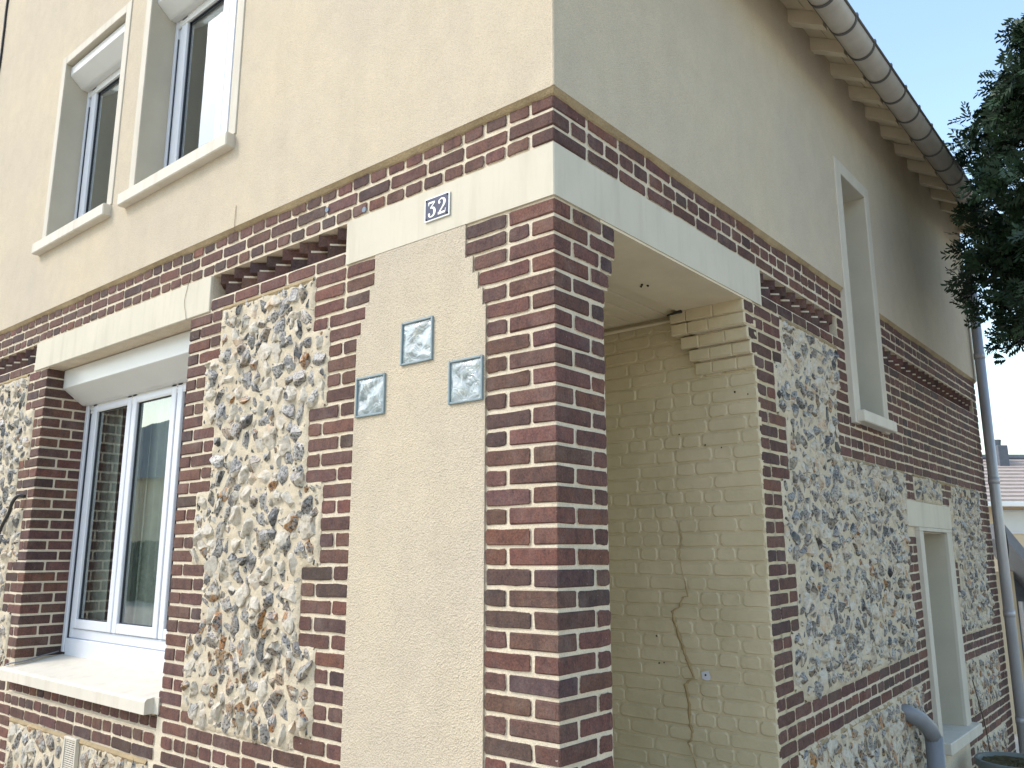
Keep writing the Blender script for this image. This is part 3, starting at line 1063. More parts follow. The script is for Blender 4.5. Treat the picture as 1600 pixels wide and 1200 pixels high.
# ---- windows
def pane_(parent, a, b, z0, z1, y, Mp=FRONT):
    m = MB(); m.add([Mp(a, z0, y), Mp(b, z0, y), Mp(b, z1, y), Mp(a, z1, y)], [(0, 1, 2, 3)])
    return part('pane', m, MT['glass'], parent)
def rect_frame(mb, a, b, z0, z1, w, d0, d1, Mp, wb=None, c=0.004):
    wb = wb or w
    def bx(u0, u1, q0, q1, e=0):
        P = [Mp(u0, q0, d0 + e), Mp(u1, q1, d1)]
        xs = sorted((P[0][0], P[1][0])); ys = sorted((P[0][1], P[1][1]))
        mb.box(xs[0], xs[1], ys[0], ys[1], q0, q1, c)
    bx(a, a + w, z0, z1); bx(b - w, b, z0, z1)
    bx(a + w - .002, b - w + .002, z1 - w, z1, 0.0012); bx(a + w - .002, b - w + .002, z0, z0 + wb, 0.0012)
def sash(parent, a, b, z0, z1, d, Mp=FRONT, w=0.06):
    m = MB(); rect_frame(m, a, b, z0, z1, w, d, d + 0.05, Mp)
    s_ = part('sash', m, MT['pvc'], parent)
    m = MB(); rect_frame(m, a + w, b - w, z0 + w, z1 - w, 0.007, d + 0.018, d + 0.03, Mp, c=0.001)
    part('gasket', m, MT['seal'], parent)
    pane_(parent, a + w, b - w, z0 + w, z1 - w, d + 0.026, Mp)
def shutter_box(parent, a, b, z0, z1, d0, d1, h):
    # profile in (d, z): vertical front, bevelled belly
    prof = [(d0 + 0.004, z1), (d0, z1 - 0.005), (d0, z0 + h), (d0 + 0.003, z0 + h - 0.004), (d0 + (d1 - d0) * 0.55, z0 + 0.006), (d0 + (d1 - d0) * 0.62, z0), (d1, z0), (d1, z1)]
    n = len(prof)
    V = [(a, d, z) for d, z in prof] + [(b, d, z) for d, z in prof]
    F = [(i, (i + 1) % n, (i + 1) % n + n, i + n) for i in range(n)] + [tuple(range(n)), tuple(range(n, 2 * n))]
    m = MB(); m.add(V, F)
    return part('shutter_box', m, MT['box'], parent)
# large three-light window
wm = MB(); rect_frame(wm, -4.405, -2.575, 1.045, 2.70, 0.05, 0.31, 0.38, FRONT, 0.06)
win = part('window', wm, MT['pvc']); win['label'] = 'white three-light window with roller shutter above a deep sill'
for a in (-4.352, -3.765, -3.175): sash(win, a, a + 0.575, 1.11, 2.655, 0.296)
for a, b in ((-4.448, -4.408), (-2.572, -2.532)):
    m = MB().box(a, b, 0.285, 0.34, 0.95, 2.66, .003); part('guide_rail', m, MT['pvc'], win)
m = MB().box(-4.409, -4.403, 0.30, 0.34, 1.0, 2.62)
part('gasket', m, MT['seal'], win)
m = MB().box(-4.405, -2.575, 0.292, 0.38, 0.925, 1.043, .006)
part('base_board', m, MT['pvc'], win)
shutter_box(win, -4.447, -2.533, 2.645, 2.880, 0.115, 0.36, 0.105)
m = MB(); 
for i in range(3): m.box(-4.40, -2.58, 0.30 - .002 * i, 0.312, 2.588 + i * 0.022, 2.608 + i * 0.022, .003)
part('shutter_slats', m, MT['box'], win)
# sill of the large window: sloping top with rounded nose
prof = [(-0.055, 0.800), (-0.055, 0.862), (-0.050, 0.872), (-0.042, 0.877), (0.30, 0.936), (0.30, 0.800)]
m = MB()
n = len(prof)
for a, b, k0 in ((-4.535, -4.4555, 0), (-4.4555, -2.534, 1), (-2.534, -2.5825, 2)):
    pass
V = [(-4.53, d, z) for d, z in prof[:4]] + []
def sill_solid(m, a, b, prof):
    n = len(prof)
    V = [(a, d, z) for d, z in prof] + [(b, d, z) for d, z in prof]
    m.add(V, [(i, (i + 1) % n, (i + 1) % n + n, i + n) for i in range(n)] + [tuple(range(n)), tuple(range(n, 2 * n))])
pf = [(-0.055, 0.803), (-0.055, 0.862), (-0.050, 0.872), (-0.042, 0.877), (-0.006, 0.8832), (-0.006, 0.803)]
sill_solid(m, -4.535, -2.583, pf)
pb = [(-0.006, 0.8035), (-0.006, 0.8832), (0.30, 0.936), (0.30, 0.8035)]
sill_solid(m, -4.447, -2.535, pb)
part('sill', m, MT['sill'])
# dark room and curtain
def room(a, b, z0, z1, y0, y1, parent=None):
    m = MB()
    m.add([(a, y0, z0), (b, y0, z0), (b, y1, z0), (a, y1, z0), (a, y0, z1), (b, y0, z1), (b, y1, z1), (a, y1, z1)],
          [(0, 1, 2, 3), (4, 5, 6, 7), (3, 2, 6, 7), (0, 3, 7, 4), (1, 2, 6, 5)])
    part('room', m, MT['room'])
def curtain(parent, a, b, z0, z1, y):
    n = int((b - a) / 0.012); V = []; F = []
    for i in range(n + 1):
        u = a + (b - a) * i / n
        d = y + 0.02 * math.sin(i * 0.75) + 0.008 * math.sin(i * 0.31)
        V += [(u, d, z0), (u + 0.02 * math.sin(i), d, z1)]
    for i in range(n): F.append((2 * i, 2 * i + 2, 2 * i + 3, 2 * i + 1))
    m = MB(); m.V = V; m.F = F
    part('curtain', m, MT['curtain'], parent, True)
room(-4.9, -2.1, 0.7, 2.86, 0.385, 3.0)
curtain(win, -4.42, -4.12, 0.95, 2.7, 0.42); curtain(win, -3.86, -3.46, 0.95, 2.7, 0.42)
# upper windows
def upper(a, b, mid, lab):
    z0, z1 = 3.87, 5.33
    m = MB()       # reveal faces
    d = -0.02
    for u in (a, b): m.add([FRONT(u, z0, d), FRONT(u, z1, d), FRONT(u, z1, 0.24), FRONT(u, z0, 0.24)], [(0, 1, 2, 3)])
    m.add([FRONT(a, z1, d), FRONT(b, z1, d), FRONT(b, z1, 0.24), FRONT(a, z1, 0.24)], [(0, 1, 2, 3)])
    m.add([FRONT(a, z0, d), FRONT(b, z0, d), FRONT(b, z0, 0.24), FRONT(a, z0, 0.24)], [(0, 1, 2, 3)])
    part('reveal', m, MT['reveal'])
    m = MB(); t = 0.075
    m.box(a - t, a - .0005, -0.028, -0.01, z0, z1 + t * .9, .003).box(b + .0005, b + t, -0.028, -0.01, z0, z1 + t * .9, .003)
    m.box(a - .001, b + .001, -0.0275, -0.01, z1 + .0005, z1 + t * .9, .003)
    part('trim', m, MT['trim'])
    m = MB().box(a - t * 1.5, b + t * 0.9, -0.075, 0.02, z0 - 0.085, z0 - 0.002, .006)
    m.add([(a + .002, 0.02, z0 - .04), (b - .002, 0.02, z0 - .04), (b - .002, 0.2, z0 + .03), (a + .002, 0.2, z0 + .03),
           (a + .002, 0.02, z0 + .001), (b - .002, 0.02, z0 + .001), (b - .002, 0.2, z0 + .045), (a + .002, 0.2, z0 + .045)],
          [(0, 1, 2, 3), (4, 5, 6, 7), (0, 1, 5, 4), (1, 2, 6, 5), (2, 3, 7, 6), (3, 0, 4, 7)])
    part('sill', m, MT['sill'])
    m = MB(); rect_frame(m, a + .035, b - .035, z0 + .05, z1 - .1, 0.055, 0.165, 0.23, FRONT, 0.06)
    w = part('window', m, MT['pvc']); w['label'] = lab
    sash(w, a + .08, mid + .004, z0 + .105, z1 - .14, 0.152, w=0.075); sash(w, mid + .006, b - .08, z0 + .105, z1 - .14, 0.152, w=0.075)
    for q0, q1 in ((a + .001, a + .034), (b - .034, b - .001)):
        m = MB().box(q0, q1, 0.15, 0.19, z0 + .04, z1 - .16, .002); part('guide_rail', m, MT['pvc'], w)
    m = MB().box(a + .0345, a + .041, 0.158, 0.2, z0 + .05, z1 - .3)
    part('gasket', m, MT['seal'], w)
    shutter_box(w, a + .002, b - .002, z1 - 0.165, z1 - 0.012, 0.012, 0.17, 0.08)
    m = MB()
    for i in range(3): m.box(a + .036, b - .036, 0.152 - .002 * i, 0.162, z1 - .165 - (i + 1) * .02, z1 - .168 - i * .02, .002)
    part('shutter_slats', m, MT['box'], w)
    room(a - .3, b + .3, z0 - .6, z1 + .1, 0.245, 2.5)
    curtain(w, mid + 0.02, b, z0, z1, 0.40)
upper(-4.69, -3.71, -4.02, 'upper white window with roller shutter, the left one of two')
upper(-3.33, -2.24, -2.65, 'upper white window with roller shutter, nearer the corner')
# tall narrow window in the side wall
def bx(m, x0, x1, y0, y1, z0, z1, c=.003): m.box(x0, x1, y0, y1, z0, z1, c)
m = MB()
m.add([(0.0205, 3.24, 2.50), (0.0205, 3.24, 4.16), (-0.24, 3.24, 4.16), (-0.24, 3.24, 2.50)], [(0, 1, 2, 3)])
m.add([(0.0205, 3.75, 2.50), (0.0205, 3.75, 4.16), (-0.24, 3.75, 4.16), (-0.24, 3.75, 2.50)], [(0, 1, 2, 3)])
m.add([(0.0205, 3.24, 4.16), (0.0205, 3.75, 4.16), (-0.24, 3.75, 4.16), (-0.24, 3.24, 4.16)], [(0, 1, 2, 3)])
part('reveal', m, MT['reveal'])
m = MB(); bx(m, -0.02, 0.029, 3.125, 3.2395, 2.42, 4.25); bx(m, -0.02, 0.029, 3.7505, 3.845, 2.42, 4.25); bx(m, -0.02, 0.0285, 3.239, 3.751, 4.1605, 4.25)
part('trim', m, MT['trim'])
m = MB(); bx(m, -0.2, 0.075, 3.17, 3.86, 2.43, 2.505, .006)
part('sill', m, MT['sill'])
m = MB(); rect_frame(m, 3.245, 3.745, 2.51, 4.15, 0.05, 0.185, 0.235, SIDE)
w = part('window', m, MT['pvc']); w['label'] = 'tall narrow window in the side wall'
pane_(w, 3.295, 3.695, 2.56, 4.10, 0.215, SIDE)
m = MB().box(-0.255, -0.25, 3.2, 3.8, 2.4, 4.2); part('room', m, MT['room'])
# low window in the side wall
m = MB()
m.add([(0.004, 4.4715, 0.30), (0.004, 4.4715, 1.795), (-0.28, 4.4715, 1.795), (-0.28, 4.4715, 0.30)], [(0, 1, 2, 3)])
m.add([(0.004, 5.1785, 0.30), (0.004, 5.1785, 1.795), (-0.28, 5.1785, 1.795), (-0.28, 5.1785, 0.30)], [(0, 1, 2, 3)])
m.add([(0.004, 4.47, 1.766), (0.004, 5.18, 1.766), (-0.28, 5.18, 1.766), (-0.28, 4.47, 1.766)], [(0, 1, 2, 3)])
part('reveal', m, MT['reveal'])
m = MB(); bx(m, -0.02, 0.027, 4.372, 4.47, 0.25, 1.768); bx(m, -0.02, 0.027, 5.18, 5.335, 0.25, 1.768); bx(m, -0.02, 0.027, 4.372, 5.335, 1.7685, 1.795)
part('trim', m, MT['trim'])
m = MB(); bx(m, -0.25, 0.085, 4.42, 5.40, 0.225, 0.305, .006)
part('sill', m, MT['sill'])
m = MB(); rect_frame(m, 4.475, 5.175, 0.31, 1.76, 0.05, 0.22, 0.27, SIDE)
w = part('window', m, MT['pvc']); w['label'] = 'low narrow window in the side wall'
pane_(w, 4.525, 5.125, 0.36, 1.71, 0.25, SIDE)
m = MB().box(-0.295, -0.29, 4.4, 5.3, 0.2, 1.9); part('room', m, MT['room'])

# ---- porch: painted wall, corbel, ceiling
PB = []
def pbrick(u0, u1, z0, z1, d0=0.0):
    Mp = lambda u, z, d: (u, 1.70 + d, z)
    V, F = facebrick(u0, u1, z0, z1, d0 + random.uniform(-.002, .0015), 0.03, 0.007, 0.0022, Mp)
    PB.append((V, F, (1, 1, 1)))
for k in range(0, 38):
    z0 = TOPZ - (k + 1) * 0.0735; z1 = z0 + 0.0735
    u = -1.25 - random.uniform(0, .1)
    while u < -0.015:
        L = random.choice([S, HD, HD, S]) + 0.008
        e = min(u + L, -0.002)
        if -0.002 - e < 0.05: e = -0.002
        pbrick(u + 0.004, e - (0.004 if e < -0.01 else 0), z0 + 0.004, z1 - 0.004)
        u = e
# corbel courses
xe = {0: -0.425, 1: -0.424, 2: -0.387, 3: -0.354, 4: -0.336}
for k in range(5):
    y0 = fL(k) - 0.003
    z1 = TOPZ - k * H - .001; z0 = z1 - H + .001
    u = xe[k]
    cuts = [u, u + random.uniform(.09, .13), u + random.uniform(.2, .26), -0.002]
    for a, b in zip(cuts[:-1], cuts[1:]):
        V, F = chambox(a + .0006, b - .0006, y0 + random.uniform(0, .003), 1.72, z0 + (.003 if k else .0), z1 - .003, 0.006, 0.0012)
        PB.append((V, F, (1, 1, 1)))
build_pieces('painted_brick', 'painted_brickwork', PB, MT['painted'], house)
m = MB()
m.box(-1.4, -0.006, 1.7055, 2.0, -0.9, 2.90)
m.box(-1.40, -1.30, 0.32, 1.7, -0.9, 2.90)      # left wall of the porch
m.box(-1.30, -0.335, 0.25, 0.32, -0.9, 2.886)   # back of the infill
m.box(-0.33, -0.32, 0.3176, 0.32, -0.9, 2.5)
part('porch_wall', m, MT['painted'])
m = MB().box(-0.37, -0.0, 0.30, 1.70, 2.876, 2.8865)
part('lintel_soffit', m, MT['soffit'])
for i in range(8):
    a = -0.372 - i * 0.115
    m = MB().box(a - 0.110, a - 0.001, 0.30, 1.70, 2.892, 2.91, .003)
    part('ceiling_board', m, MT['soffit'])
m = MB().box(-1.4, -0.37, 0.3, 1.7, 2.915, 2.93); part('ceiling_backing', m, MT['hole'])
m = MB().box(-1.3, 0.0, 0.2, 1.7, 0.05, 0.15, .01); part('porch_floor', m, MT['lintel'])
m = MB().tube([(-1.2, 1.685, 2.862), (-0.43, 1.685, 2.862)], 0.010, 10); part('conduit', m, MT['soffit'])
m = MB().tube([(-0.44, 1.60, 2.868), (-0.37, 1.58, 2.870), (-0.345, 1.578, 2.871)], [0.006, 0.008, 0.012], 8); part('cable_end', m, MT['cable'])
m = MB()
for dx, dy in ((0, 0), (0.012, 0.03), (-.014, .02)): m.tube([(-0.276 + dx, 1.066 + dy, 2.877), (-0.276 + dx * 1.4, 1.066 + dy, 2.868)], 0.005, 7)
part('ceiling_hook', m, MT['hole'])
# crack in the painted wall
cr = [(-0.486, 1.775, .003), (-0.478, 1.74, .004), (-0.459, 1.685, .004), (-0.477, 1.626, .003), (-.474, 1.56, .0015), (-0.455, 1.463, .003), (-0.436, 1.386, .006), (-0.47, 1.382, .007), (-.487, 1.335, .009), (-0.536, 1.309, .009), (-.520, 1.25, .011), (-0.487, 1.152, .011), (-.47, 1.10, .010), (-0.445, 1.046, .011), (-0.425, 0.99, .010), (-0.46, 0.966, .010), (-0.475, 0.95, .010), (-0.457, 0.86, .010), (-0.458, 0.768, .009), (-0.447, 0.73, .009), (-0.455, 0.687, .008), (-0.473, 0.676, .007), (-0.435, 0.592, .004), (-.42, .5, .004)]
V = []; F = []
for a, b in zip(cr[:-1], cr[1:]):
    for t in np.linspace(0, 1, 5)[:-1]:
        w = (a[2] + (b[2] - a[2]) * t) * 0.95 * random.uniform(.6, 1.3)
        x_ = a[0] + (b[0] - a[0]) * t + random.uniform(-.003, .003); z_ = a[1] + (b[1] - a[1]) * t
        V += [(x_ - w, 1.6985, z_), (x_, 1.6945, z_ + w * .3), (x_ + w, 1.6985, z_)]
for i in range(len(V) // 3 - 1):
    for j in range(2): F.append((i * 3 + j, i * 3 + j + 1, i * 3 + j + 4, i * 3 + j + 3))
m = MB(); m.V = V; m.F = F
part('crack', m, MT['crack'])
def disc(mb, c, r, nrm_axis, n=14, jit=0.0):
    V = [c]
    for i in range(n):
        a = 2 * math.pi * i / n; q = r * (1 + random.uniform(-jit, jit))
        if nrm_axis == 'y': V.append((c[0] + q * math.cos(a), c[1], c[2] + q * math.sin(a)))
        else: V.append((c[0], c[1] + q * math.cos(a), c[2] + q * math.sin(a)))
    mb.add(V, [(0, i + 1, (i + 1) % n + 1) for i in range(n)])
m = MB(); disc(m, (-0.355, 1.6955, 1.004), 0.026, 'y', 12, .2); part('filler_patch', m, MT['plaster'])
m = MB()
for (a, z, r) in ((-.357, 1.008, .005), (-.62, 1.045, .005), (-.59, 1.05, .004), (-.63, 1.18, .005), (-.12, 2.42, .006), (-.3, 2.16, .005), (-.21, 2.14, .004), (-.05, 2.40, .004), (-.45, 2.23, .004)):
    disc(m, (a, 1.6945, z), r, 'y', 8, .3)
part('drill_holes', m, MT['hole'])

# wall plugs on the band, vent grille
m = MB(); m.tube([(-1.340, 0.001, 3.199), (-1.340, -0.006, 3.199)], 0.013, 12); part('wall_plug', m, MT['plug'])
m = MB(); m.tube([(-1.067, 0.001, 3.123), (-1.067, -0.006, 3.123)], 0.013, 12); part('wall_plug', m, MT['plug'])
m = MB(); rect_frame(m, -3.55, -3.39, 0.385, 0.575, 0.014, -0.020, 0.004, FRONT, c=.002)
m.box(-3.536, -3.404, -0.006, 0.003, 0.399, 0.561)
vg = part('vent_grille', m, MT['sill'])
for i in range(14):
    z = 0.402 + i * 0.0115
    m = MB().box(-3.534, -3.406, -0.015, -0.0065, z, z + 0.006); part('slat', m, MT['sill'], vg)
m = MB().box(-3.535, -3.405, -0.0064, -0.0061, 0.40, 0.56); part('shadow_sheet', m, MT['hole'], vg)  # dark sheet painted in as the shade between the slats

# ---- roof, eaves, gutter
SL = 0.55
m = MB()
def roofslab(m, x0, x1, y0, y1, zoff, th):
    V = []
    for (x_, y_) in ((x0, y0), (x1, y0), (x1, y1), (x0, y1)): V.append((x_, y_, zoff - SL * x_))
    V += [(a, b, c + th) for a, b, c in V]
    m.add(V, [(0, 3, 2, 1), (4, 5, 6, 7), (0, 1, 5, 4), (1, 2, 6, 5), (2, 3, 7, 6), (3, 0, 4, 7)])
roofslab(m, -7.8, 0.26, -0.25, 7.5, 5.045, 0.05)
roofslab(m, -7.8, 0.30, -0.28, 7.53, 5.10, 0.05)
part('roof', m, MT['tile'])
bw = 0.118
for i in range(3):      # soffit boards running along the eaves
    x1 = 0.255 - i * (bw + 0.004)
    m = MB(); roofslab(m, x1 - bw, x1, -0.25, 7.5, 5.020, 0.018); part('soffit_board', m, MT['soffit'])
ys = [(-0.17 + 0.382 * i) for i in range(20)]
for y in ys:
    m = MB()
    V = []
    for x_, za, zb in ((-0.1, 4.925 + .055, 5.016 + .055), (0.232, 4.925 - SL * .232, 5.0165 - SL * .232)):
        for yy in (y - 0.036, y + 0.036): V += [(x_, yy, za), (x_, yy, zb)]
    m.add(V, [(0, 1, 3, 2), (4, 6, 7, 5), (0, 2, 6, 4), (1, 5, 7, 3), (0, 4, 5, 1), (2, 3, 7, 6)])
    part('rafter', m, MT['soffit'])
m = MB().box(0.236, 0.256, -0.25, 7.5, 4.815, 4.885, .003); part('fascia', m, MT['soffit'])
gx, gz, gr = 0.338, 4.795, 0.078
n = 14; V = []; F = []
gys = [-0.3 + 0.4 * i for i in range(20)]
for y in gys:
    for i in range(n + 1):
        a = math.pi + math.pi * i / n
        V.append((gx + gr * math.cos(a), y, gz + gr * math.sin(a)))
for q in range(len(gys) - 1):
    for i in range(n): F.append((q * (n + 1) + i, q * (n + 1) + i + 1, (q + 1) * (n + 1) + i + 1, (q + 1) * (n + 1) + i))
m = MB(); m.V = V; m.F = F
for yy in (gys[0], gys[-1]):
    m.add([(gx + gr * math.cos(math.pi + math.pi * i / n), yy, gz + gr * math.sin(math.pi + math.pi * i / n)) for i in range(n + 1)], [tuple(range(n + 1))])
gut = part('gutter', m, MT['zinc'], smooth=True)
m = MB().tube([(gx + gr + 0.004, gys[0], gz + 0.002), (gx + gr + 0.004, gys[-1], gz + 0.002)], 0.0085, 8)
part('gutter_bead', m, MT['zincdark'], gut, True)
m = MB().box(0.2565, 0.2635, -0.25, 7.3, gz - 0.02, gz + 0.05); part('gutter_back_shadow', m, MT['zincdark'], gut)  # dark strip: gutter back with its shadow line put into the colour
for y in [2.86 - 0.345 * i for i in range(8, 0, -1)] + [2.86 + 0.345 * i for i in range(13)]:
    m = MB(); V = []; F = []
    N = 14
    for yy in (y - 0.011, y + 0.011):
        for rr in (gr + 0.0015, gr + 0.0065):
            for i in range(N + 1):
                a = math.pi * 0.93 + math.pi * 1.07 * i / N
                V.append((gx + rr * math.cos(a), yy, gz + rr * math.sin(a)))
    L = N + 1
    for i in range(N):
        F += [(i, i + 1, L + i + 1, L + i), (2 * L + i, 2 * L + i + 1, 3 * L + i + 1, 3 * L + i), (L + i, L + i + 1, 3 * L + i + 1, 3 * L + i), (i, i + 1, 2 * L + i + 1, 2 * L + i)]
    m.add(V, F)
    m.box(gx + gr - 0.004, gx + gr + 0.014, y - 0.012, y + 0.012, gz - 0.004, gz + 0.02)
    part('gutter_bracket', m, MT['zincdark'], gut)
m = MB(); V = []; F = []
for yy in (4.02, 4.06):
    for i in range(15):
        a = math.pi + math.pi * i / 14; V.append((gx + (gr + .003) * math.cos(a), yy, gz + (gr + .003) * math.sin(a)))
m.add(V, [(i, i + 1, 16 + i, 15 + i) for i in range(14)]); part('gutter_joint', m, MT['zinc'], gut, True)
# downpipe
px, py = 0.085, 6.97
m = MB().tube([(px, py, -0.75), (px, py, 4.42)], 0.047, 18)
dp = part('downpipe', m, MT['pipe'], smooth=True)
m = MB().tube([(px, py, 4.40), (px, py, 4.47), (px + .03, py + .004, 4.52), (gx - .02, py + .02, 4.66), (gx, py + .02, 4.72)], 0.046, 16)
part('elbow', m, MT['pipe'], dp, True)
for z in (4.40, 3.55, 2.3, 1.05, 0.1):
    m = MB().tube([(px, py, z - 0.03), (px, py, z + 0.03)], 0.051, 18); part('collar', m, MT['pipe'], dp, True)
# grey waste pipe leaving the side wall below the low window
m = MB().tube([(-0.03, 3.66, 0.62), (0.02, 3.70, 0.60), (0.07, 3.78, 0.555), (0.10, 3.86, 0.49), (0.11, 3.90, 0.42)], 0.052, 16)
wp = part('waste_pipe', m, MT['drain'], smooth=True)
m = MB().tube([(0.11, 3.90, 0.44), (0.11, 3.90, -0.75)], 0.056, 16); part('pipe_run', m, MT['drain'], wp, True)
# eave end: dark wires at the corner
m = MB().tube([(0.06, 7.03, 4.92), (0.075, 7.05, 4.86), (0.05, 7.06, 4.80), (0.045, 7.055, 4.72), (0.04, 7.05, 4.4)], 0.009, 7)
part('wall_wire', m, MT['cable'])

# ------------------------------------------------------------------ enamel number plate
pl = empty('house_number_plate', (-0.594, -0.006, 3.0))
tag(pl, 'blue enamel house number plate reading 32 on the corner lintel', 'number plate')
def lmesh(name, m, mat, parent): 
    o = mobj(name, m.V, m.F, mat, parent); return o
# plate hangs level; local x across, local z up
W2, H2 = 0.0725, 0.052
m = MB().box(-W2, W2, -0.006, 0.0, -H2, H2, .002); lmesh('border', m, MT['white'], pl)
m = MB().box(-W2 + .006, W2 - .006, -0.0072, -0.003, -H2 + .006, H2 - .006, .001); lmesh('plate_field', m, MT['blue'], pl)
def stroke(m, pts, ox, oz, s, y=-0.0078):
    P = [Vector((p[0], p[1])) for p in pts]; n = len(P)
    # refine with Catmull-Rom
    Q = []
    for i in range(n - 1):
        p0 = pts[max(i - 1, 0)]; p1 = pts[i]; p2 = pts[i + 1]; p3 = pts[min(i + 2, n - 1)]
        for t in np.linspace(0, 1, 5)[:-1]:
            Q.append([0.5 * (2 * p1[a] + (p2[a] - p0[a]) * t + (2 * p0[a] - 5 * p1[a] + 4 * p2[a] - p3[a]) * t * t + (-p0[a] + 3 * p1[a] - 3 * p2[a] + p3[a]) * t ** 3) for a in range(3)] if n > 2 else [p1[a] + (p2[a] - p1[a]) * t for a in range(3)])
    Q.append(list(pts[-1]))
    V = []
    for i, q in enumerate(Q):
        a = Q[max(i - 1, 0)]; b = Q[min(i + 1, len(Q) - 1)]
        t = Vector((b[0] - a[0], b[1] - a[1])).normalized(); nn = Vector((-t.y, t.x)) * q[2] / 2
        for sg in (1, -1): V.append((ox + s * (q[0] + sg * nn.x), y, oz + s * (q[1] + sg * nn.y)))
    m.add(V, [(2 * i, 2 * i + 2, 2 * i + 3, 2 * i + 1) for i in range(len(Q) - 1)])
def ball(m, cx, cy, r, ox, oz, s, y=-0.0081):
    c = (ox + s * cx, y, oz + s * cy); disc(m, c, r * s, 'y', 12)
s_ = 0.068
m = MB(); ox, oz = -0.050, -0.036
stroke(m, [(0.07, .76, .06), (0.05, .97, .06)], ox, oz, s_, -0.0079); stroke(m, [(0.04, .93, .13), (.6, .93, .11)], ox, oz, s_, -0.0082)
stroke(m, [(.57, .90, .07), (.22, .58, .08)], ox, oz, s_, -0.0085)
stroke(m, [(.2, .57, .05), (.4, .59, .12), (.53, .48, .18), (.57, .3, .20), (.5, .12, .15), (.3, .03, .09), (.12, .07, .08), (.05, .17, .07)], ox, oz, s_); ball(m, .11, .2, .09, ox, oz, s_)
lmesh('digit', m, MT['white'], pl)
m = MB(); ox = 0.009
ball(m, .11, .76, .09, ox, oz, s_)
stroke(m, [(.04, .78, .06), (.08, .9, .07), (.28, .98, .09), (.48, .9, .16), (.55, .74, .20), (.48, .55, .16), (.3, .35, .11), (.1, .12, .1), (.03, .04, .08)], ox, oz, s_)
stroke(m, [(0, .07, .15), (.6, .07, .13)], ox, oz, s_, -0.0084); stroke(m, [(.6, .02, .05), (.64, .28, .05)], ox, oz, s_, -0.0087)
lmesh('digit', m, MT['white'], pl)
for q, (a, b) in enumerate(((-.06, .04), (.06, .04), (-.06, -.04), (.06, -.04))):
    m = MB(); m.tube([(a, -0.0068, b), (a, -0.0095, b)], 0.003, 8); lmesh('screw', m, MT['hole'], pl)

# ------------------------------------------------------------------ loose cables
def cable(name, pts, r, mat, label, n=6):
    m = MB()
    P = []
    for i in range(len(pts) - 1):
        p0 = np.array(pts[max(i - 1, 0)]); p1 = np.array(pts[i]); p2 = np.array(pts[i + 1]); p3 = np.array(pts[min(i + 2, len(pts) - 1)])
        for t in np.linspace(0, 1, 6)[:-1]:
            P.append(0.5 * (2 * p1 + (p2 - p0) * t + (2 * p0 - 5 * p1 + 4 * p2 - p3) * t * t + (-p0 + 3 * p1 - 3 * p2 + p3) * t ** 3))
    P.append(np.array(pts[-1])); m.tube([tuple(p) for p in P], r, n)
    o = m.build(name, mat, loc=pts[-1], smooth=True)
    tag(o, label, 'cable')
cable('cable', [(-4.58, -0.006, 1.99), (-4.61, -0.035, 1.995), (-4.66, -0.05, 1.95), (-4.70, -0.05, 1.88), (-4.79, -0.05, 1.80), (-4.90, -0.045, 1.69), (-5.1, -0.04, 1.55)], 0.012, MT['cable'], 'black cable curling out of the brick pier left of the large window')
cable('cable', [(-6.16, -0.03, 7.1), (-6.28, -0.03, 6.66), (-6.27, -0.03, 6.3), (-6.26, -0.03, 5.95), (-6.31, -0.03, 5.7), (-6.35, -.03, 5.2)], 0.010, MT['cable'], 'dark cable running down the render at the far upper left')
cable('thin_cable', [(-2.108, -0.023, 3.43), (-2.110, -0.024, 3.32), (-2.13, -0.008, 3.285)], 0.0014, MT['thincable'], 'hair-thin cable on the render above the sawtooth brick course')
cable('thin_cable', [(-2.54, -0.006, 3.292), (-2.574, -0.007, 3.11), (-2.60, -0.010, 3.002), (-2.585, -.010, 2.94), (-2.568, -0.008, 2.883)], 0.0014, MT['thincable'], 'hair-thin cable crossing the brick band and the large window lintel')
cable('electric_wire', [(-4.50, -0.03, 0.889), (-4.44, -.02, 0.905), (-4.41, 0.05, 0.915), (-4.43, 0.16, 0.935), (-4.44, 0.27, 0.955)], 0.005, MT['drain'], 'grey wire lying along the left end of the large sill')

# ------------------------------------------------------------------ ground
n1 = [-300, -60, -20, -8, -4, -2, 0, 2, 4, 7, 10, 16, 30, 60, 140, 400]
def gz_(y): 
    if y < 0: return 0.0
    if y < 8: return -0.09 * y
    return max(-0.72 - 0.04 * (y - 8), -3.0)
V = []; F = []
xs = [-400, -100, -30, -10, -4, 0, 2, 5, 12, 40, 120, 400]
for y in n1:
    for x_ in xs: V.append((x_, y, gz_(y)))
for j in range(len(n1) - 1):
    for i in range(len(xs) - 1):
        a = j * len(xs) + i; F.append((a, a + 1, a + len(xs) + 1, a + len(xs)))
g = mobj('ground', V, F, MT['ground']); g['kind'] = 'structure'; g['label'] = 'pale gritty ground around the house'

